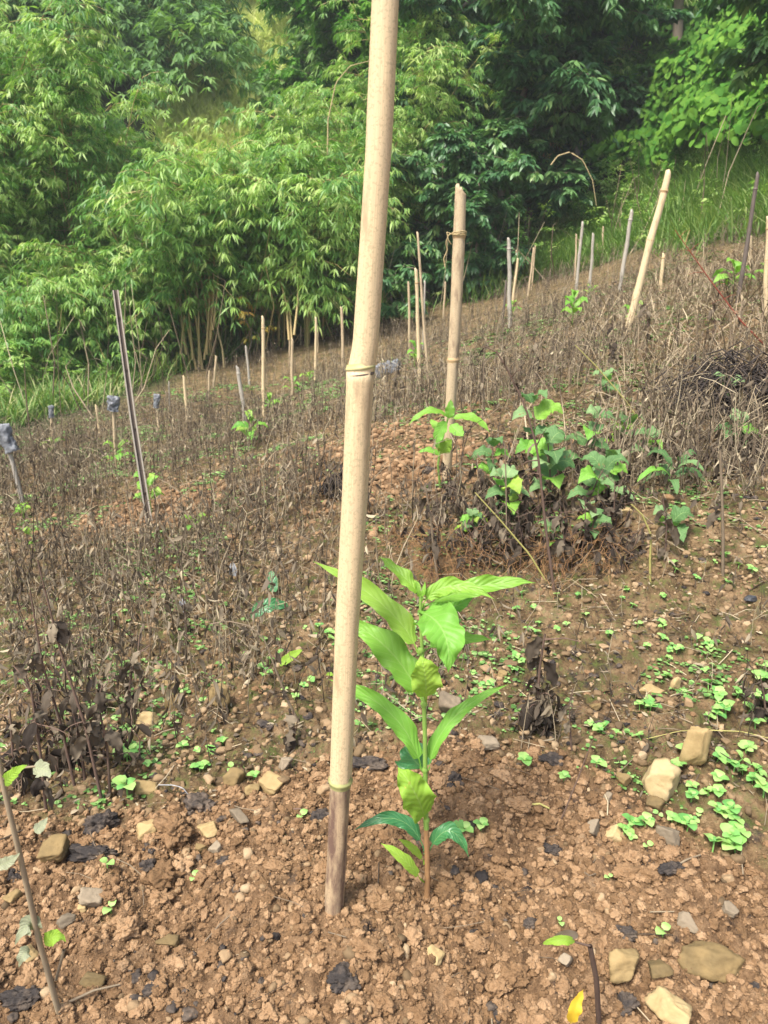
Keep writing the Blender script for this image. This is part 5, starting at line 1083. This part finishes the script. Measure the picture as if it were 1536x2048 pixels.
for (x0, y0, x1, y1), n, sc, lb in AREAS:
    ORD = 'leftmost second third fourth fifth sixth seventh eighth rightmost'.split(); xs = np.sort(rng.uniform(x0, x1, n))
    for k in range(n):
        g = gp(xs[k], rng.uniform(y0, y1)); w_ = ORD[k] if k < n-1 else 'rightmost'; lb_ = ('%s of the %d %s' % (w_, n, lb)) if w_ in ('leftmost', 'rightmost') else ('%s from the left of the %d %s' % (w_, n, lb)); o = bpy.data.objects.new('sprout', SPM[int(rng.integers(0, 7))]); C.objects.link(o); o.location = g; s_ = sc*rng.uniform(.75, 1.4)*1.0; o.scale = (s_, s_, s_); o.rotation_euler = (rng.normal()*.2, rng.normal()*.2, rng.random()*6.28)
        tag(o, lb_, 'sprout', lb)
for px, py, sc, v, lb in [(928,1668,1.5,0,'round leaved sprout just right of the foot of the front seedling'), (962,1660,1.4,1,'second round leaved sprout right of the seedling foot, the further one'), (1048,1535,1.7,2,'bushy pointed sprout at the upper edge of the loose clods'), (1192,1540,1.6,3,'sprout with three big leaves left of the two tall yellow stones'),
   (1128,1563,1.3,4,'low round sprout right of the bushy pointed one'), (508,1560,1.2,4,'thin sprout beside the stone left of the stake foot'), (255,1590,2.2,3,'largest sprout on the left, big pale leaves beside a flat stone'), (603,1640,1.3,6,'bright single sprout just left of the stake foot'), (215,1735,1.3,6,'round two leaved sprout by the burnt cob'), (388,1762,1.1,6,'tiny sprout below the big clay clod on the left'),
   (222,1826,1.4,6,'sprout beside the dark clods at the lower left'), (1325,1873,1.5,6,'two leaved sprout above the yellow stones at the lower right'), (1290,1655,1.5,3,'heart leaved sprout in the soil below the yellow stones'), (1120,1850,.9,6,'tiny yellow sprout above the purple tinted leaf'), (1217,1760,.8,6,'minute sprout alone in the crumbly soil at the lower right'), (1300,1425,1.6,5,'grassy sprout with thin blades left of the tall yellow stones'),
   (400,1545,1.5,2,'upright leafy sprout among dead stems left of the front stake'), (365,1500,1.3,1,'sprout above the leafy one left of the front stake')]:
    g = gp(px, py); o = bpy.data.objects.new('sprout', SPM[v]); C.objects.link(o); o.location = g; o.scale = (sc,)*3; o.rotation_euler = (0, 0, px*.7); tag(o, lb, 'sprout', 'sprouts on the bare soil')

# ------------------------------------------------------------------ stones, charred bits, clods: one by one
def stone(px, py, wpx, hpx, mat, lb, seed, cat='stone', name='stone', ang=True, sub=3, sink=.15, rough=.3, flat=1.0, freq=1.6):
    g = gp(px, py+hpx*.40); pm = px_per_m(g); r_ = np.random.default_rng(seed); m_ = MB(); lumps(m_, r_, np.zeros((1, 3)), 1.0, sub, rough, freq, 1, ang, rnd=np.array([r_.random()]))
    v = np.concatenate(m_.v); 
    cr = v@np.array([1, 0, 0]); lo_, hi_ = cr.min(), cr.max(); v[:, 0] = (v[:, 0]-(lo_+hi_)/2)/(hi_-lo_)*wpx/pm
    c_ = v[:, 2]; v[:, 2] = (v[:, 2]-c_.min())/(c_.max()-c_.min())*hpx/pm*.86*flat; v[:, 1] = v[:, 1]/np.ptp(v[:, 1])*min(wpx, hpx*1.2)/pm*.9
    m_.v = [v-[0, 0, hpx/pm*sink]]; o = m_.build(name, M[mat], smooth=not ang, label=lb, cat=cat); o.location = g; return o
for i, a in enumerate([
 (1383,1475,54,112,'rock','tall smooth pale yellow stone, upright, by the sprouts at the right'), (1320,1545,74,84,'rock','blocky ochre stone left of the tall smooth yellow one'), (1418,1905,128,66,'rock','largest flat yellow stone at the bottom right'),
 (1245,1915,72,66,'rock','square topped yellow stone left of the largest flat one'), (1318,1930,44,44,'rock','small brown stone between the two yellow stones at the bottom right'), (1340,2010,84,70,'rock','reddish brown lump of stone near the bottom edge at the right'),
 (440,1385,44,60,'rock','tall grey brown stone left of the hooked stalk foot'), (350,1400,34,46,'rock','pale squarish stone left of the tall grey brown stone'), (292,1432,54,30,'rock','broad flat stone below the pale squarish one'), (335,1365,24,24,'rock','small reddish stone above the pale squarish one'),
 (545,1562,58,40,'rock','angular tan stone left of the lower node of the front stake'), (572,1520,30,36,'grey_rock','upright grey stone above the angular tan one'), (470,1548,44,52,'rock','mossy stone left of the angular tan one'), (505,1575,30,26,'rock','small tan stone beside the mossy one'),
 (295,1652,48,38,'rock','brown stone half under the big clay clod at the left'), (415,1655,44,32,'rock','flat tan stone right of the big clay clod'), (480,1625,44,34,'grey_rock','round grey stone above the crumbly soil left of the stake foot'), (432,1692,30,28,'grey_rock','small pale grey stone below the big clay clod'), (403,1692,26,16,'rock','little flat pale stone left of the pale grey one'),
 (108,1690,54,56,'rock','large weathered stone left of the burnt cob'), (24,1790,38,30,'rock','creamy yellow stone at the left edge'), (165,1815,20,20,'rock','small light stone under the burnt cob'), (135,1835,40,28,'grey_rock','grey stone at the lower left beside the leaning plant'), (190,1950,54,28,'rock','flat pinkish stone slab at the lower left'), (335,1880,46,22,'rock','flat stone in the crumbly soil at the lower left'),
 (185,1790,50,44,'grey_rock','upright grey brown stone left of the clay lumps at the left'), (290,1570,60,30,'rock','flat mossy stone beside the largest sprout on the left'), (898,1400,48,60,'grey_rock','grey upright stone just right of the seedling middle'), (975,1480,44,30,'grey_rock','dark stone above the loose clods right of the seedling'),
 (1128,1405,24,16,'rock','small pale stone right of the crumpled dead weed'), (1300,1378,56,24,'rock','flat brown stone above the tall yellow stones'), (1350,1362,26,40,'rock','narrow brown stone right of the flat brown one'), (1245,1552,28,30,'rock','small ochre stone left of the blocky one'), (1215,1592,22,22,'grey_rock','small whitish square stone on the edge of the loose clods'),
 (1183,1648,36,42,'grey_rock','greyish stone in the clods right of the seedling'), (1225,1660,44,32,'rock','mossy ochre stone right of the greyish one in the clods'), (1330,1660,50,44,'grey_rock','dark round stone below the blocky ochre one'), (1458,1815,34,28,'grey_rock','grey pebble at the right above the largest flat stone'), (1372,1838,44,34,'grey_rock','dark wet stone above the gap between the yellow stones'),
 (1310,1600,44,30,'rock','ochre stone under the blocky one'), (1190,1410,24,18,'rock','little tan stone on the bare slope right of the crumpled weed'), (870,1900,40,40,'rock','brown stone in the clods at the bottom centre right'), (1130,1915,34,28,'grey_rock','greyish stone near the purple tinted leaf'), (60,1900,40,36,'rock','dull stone behind the leaning plant at the lower left'),
 (1005,1345,22,16,'rock','tiny flat stone on the slope behind the seedling'), (1410,1130,24,20,'rock','pale stone on the bare soil right of the weed clump'), (1250,1020,30,22,'rock','tan stone in the soil right of the pale strap leaved plant'), (1500,1195,30,16,'plastic','curled whitish scrap on the soil near the right edge'), (905,1178,20,18,'rock','small stone under the edge of the bank'), (1145,1115,44,20,'rock','flat yellow stone at the foot of the bank')]):
    stone(*a, seed=500+i, name='plastic_scrap' if a[4] == 'plastic' else 'stone', cat='scrap' if a[4] == 'plastic' else 'stone')
for i, a in enumerate([
 (690,1935,76,62,'char','black charred lump in the crumbly soil below the front stake', 'charred_lump'), (400,1590,70,60,'char','pointed black charred chunk left of the stake above the clay clod', 'charred_lump'), (185,1690,110,46,'char','long burnt cob lying at the left', 'burnt_cob'),
 (735,1515,90,36,'char','wide black lump just right of the stake above the lower leaves', 'charred_lump'), (645,1622,56,44,'char','black flake against the left side of the stake foot', 'charred_lump'), (205,1625,70,70,'char','dark charred mass under the dark dead stand', 'charred_lump'), (20,1740,54,36,'char','black lump at the left edge above the creamy stone', 'charred_lump'),
 (455,1712,50,26,'char','black crumb in the soil below the pale grey stone', 'charred_lump'), (300,1715,44,54,'char','charred bit between the two big clay clods', 'charred_lump'), (310,1965,50,36,'char','small blackish lump in the soil at the lower left', 'charred_lump'), (45,1980,90,50,'char','dark mass of burnt bits in the bottom left corner', 'charred_lump'),
 (907,1545,36,44,'char','black peg like lump right of the seedling stem', 'charred_lump'), (1105,1505,60,44,'char','dark mossy burnt lump below the small dead weed', 'charred_lump'), (1105,1690,44,34,'char','black crumb in the middle of the clods right of the seedling', 'charred_lump'), (1250,1855,50,30,'char','black bit above the square topped yellow stone', 'charred_lump'),
 (1340,1725,60,34,'char','dark burnt bit under the stick at the right', 'charred_lump'), (860,935,34,24,'char','dark clod left of the foot of the twine tied stake', 'charred_lump'), (1250,1990,60,50,'char','dark lump at the bottom right edge below the square topped stone', 'charred_lump'), (1060,1840,30,20,'char','little dark crumb near the tiny yellow sprout', 'charred_lump')]):
    stone(*a[:6], seed=700+i, ang=False, sub=4, rough=.75, freq=3.2, name=a[6], cat='burnt cob' if a[6] == 'burnt_cob' else 'charred lump', sink=.38)
for i, a in enumerate([
 (345,1640,92,66,'big reddish clay clod left of the front stake, the highest one'), (330,1735,90,72,'large clay clod below the highest one at the left'), (365,1720,50,48,'rounded clay clod touching the right of the large one'), (325,1785,56,40,'clay clod below the large pair at the left'), (255,1845,60,60,'tall clay clod at the lower left right of the leaning plant'),
 (895,1770,62,50,'smooth clay clod just right of the seedling foot'), (1255,1735,74,44,'crumbly clay clod at the right, beside the minute sprout'), (1090,1760,44,34,'clay clod in the middle of the soil right of the seedling'), (930,1520,50,34,'clay clod right of the dark round leaf'), (1040,1600,56,36,'clay clod at the upper edge of the loose soil'),
 (770,1990,60,44,'clay clod near the bottom edge right of the charred lump'), (540,2010,60,46,'clay clod near the bottom edge at the left'), (1000,1960,54,40,'clay clod near the bottom edge at the right'), (840,2020,50,40,'clay clod at the bottom edge below the seedling'), (960,1880,44,36,'clay clod in the soil below the seedling, right side')]):
    stone(*a[:4], 'clod', a[4], seed=800+i, ang=False, sub=4, rough=.8, freq=3.4, name='clay_clod', cat='clay clod', sink=.3)
# small sticks
for i, (p, q_, r0, mt, lb) in enumerate([((1335,1745),(1400,1715),.0022,'weed_stem','short stick with a pale broken end on the burnt bit at the right'), ((1120,1640),(1185,1480),.0016,'dark_stem','thin dark stick leaning up from the clods right of the seedling'), ((1055,1612),(1098,1622),.0030,'yellow_stem','pale wood chip on the upper clods right of the seedling'),
   ((1420,1462),(1540,1482),.0014,'yellow_stem','long pale straw lying across by the tall yellow stone'), ((1290,1480),(1420,1462),.0010,'yellow_stem','thin straw arching over the blocky ochre stone'), ((1490,1470),(1540,1492),.0030,'straw','pale thick stick at the right edge above the sprouts'), ((530,1690),(538,1750),.0020,'weed_stem','short upright stub in the soil left of the stake foot'),
   ((418,1775),(420,1822),.0014,'dark_stem','short thin dark stub at the left of the crumbly soil'), ((570,1620),(625,1634),.0024,'dark_stem','dark twig touching the black flake by the stake foot'), ((130,2010),(240,1975),.0022,'weed_stem','curved brown root on the soil at the bottom left'), ((590,1825),(620,1858),.0016,'dark_stem','tiny dark twig left of the stake foot'), ((228,1690),(238,1800),.0018,'dark_stem','thin dark stick upright in the soil right of the upright grey brown stone')]):
    a_, b_ = gp(*p), None; Y = float(a_[1]); up_ = abs(q_[1]-p[1]) > abs(q_[0]-p[0]); b_ = at(q_[0], q_[1], Y) if up_ else gp(*q_, .006); md = (a_+b_)/2+[0, 0, .008 if not up_ else 0]
    if not up_: md[2] = max(md[2], hz(md[0], md[1])+.005)
    m_ = MB(); tubes(m_, resample([a_+[0, 0, .002 if not up_ else -.008], md+[.002, 0, 0], b_], 12)[0], np.array([np.linspace(r0, r0*.6, 12)]), 6, rnd=np.array([.6])); m_.build('stick', M[mt], origin=a_, label=lb, cat='stick')
# white looped rootlet by the charred chunk
Q = resample([gp(318,1578)+[0,0,.01]]+[at(a, b, float(gp(318,1578)[1])-.03) for a, b in ((345,1570),(365,1575),(385,1600),(396,1630))], 16)[0]; m_ = MB(); tubes(m_, Q, .0010, 5, rnd=np.array([1.0])); m_.build('rootlet', M['plastic'], origin=Q[0], label='thin whitish rootlet looping over the pointed charred chunk', cat='rootlet')
# dark heap of rotting straw on the right, and a small one behind the front stake
def heap(px, py, wpx, hpx, n, lb, seed, lenf=1.0):
    g = gp(px, py); pm = px_per_m(g); r_ = np.random.default_rng(seed); w = wpx/pm/2; h = hpx/pm; m_ = MB(); o = np.stack([r_.normal(size=n)*w*.5, r_.normal(size=n)*w*.35, np.abs(r_.normal(size=n))*h*.38], -1); a = r_.normal(size=n)*.6+(0 if seed % 2 else 2.2); d = np.stack([np.cos(a), np.sin(a), r_.normal(size=n)*.22], -1); l = r_.uniform(.3, 1, n)[:, None]*w*.8*lenf
    hm = M['dead_leaf'] if seed == 5 else M['char']
    tubes(m_, np.stack([o-d*l*.5-UP*.25*l*.5, o+UP*.02, o+d*l*.5-UP*.3*l*.5], 1), np.full((n, 3), .0030), 4, rnd=r_.random(n)*.5); m_.v = [v+[0, 0, .0] for v in m_.v]; o_ = m_.build('straw_heap', hm, label=lb, cat='straw heap'); o_.location = g
heap(1475, 815, 200, 95, 1500, 'heap of blackened rotting straw at the right edge above the weed clump', 3)
heap(678, 990, 70, 50, 260, 'small heap of charred stalks just left of the front stake', 4, 1.2)
heap(1500, 905, 100, 30, 200, 'dark rotting stalks lying below the big straw heap', 5)
g = gp(776, 748); m_ = MB(); bag(m_, np.zeros(3), .16, .24, 1.35, 21); o = m_.build('plastic_scrap', M['plastic'], label='crumpled bluish plastic scrap behind the upper node of the front stake', cat='plastic scrap'); o.location = g+[0, 0, .03]
for px, py, w, lb in ((465,1140,16,'bluish white dry leaf standing among dry weeds in the left middle'), (364,1212,16,'bluish pale leaf on a dead stalk above the dark dead stand')):
    g = gp(px, py+12); Y = float(g[1]); c3 = [at(px, py+14, Y), at(px+1, py, Y-.01), at(px-1, py-16, Y)]; m_ = MB(); leaf_grid(m_, c3, w/px_per_m(g), CAMV, .2, .2, 6, 12, px, 'oval', rnd=.9); m_.build('withered_leaf', M['plastic'], origin=g, label=lb, cat='leaf')

# ------------------------------------------------------------------ thin morning air in the valley
mh, nt, b = newmat('haze air'); nt.nodes.remove(b); pv = nt.nodes.new('ShaderNodeVolumePrincipled'); pv.inputs['Color'].default_value = (.93, .97, 1, 1); pv.inputs['Density'].default_value = .0018
nt.links.new(pv.outputs[0], nt.nodes['Material Output'].inputs['Volume'])
x0, x1, y0, y1, z0, z1 = -60, 60, -20, 75, float(Z.min())-1, float(Z.max())+6
v = [(x, y, z) for z in (z0, z1) for y in (y0, y1) for x in (x0, x1)]
m_ = MB(); m_.add(v, quads=[(0, 2, 3, 1), (4, 5, 7, 6), (0, 1, 5, 4), (2, 6, 7, 3), (0, 4, 6, 2), (1, 3, 7, 5)]); m_.build('haze', mh, smooth=False, kind='stuff')
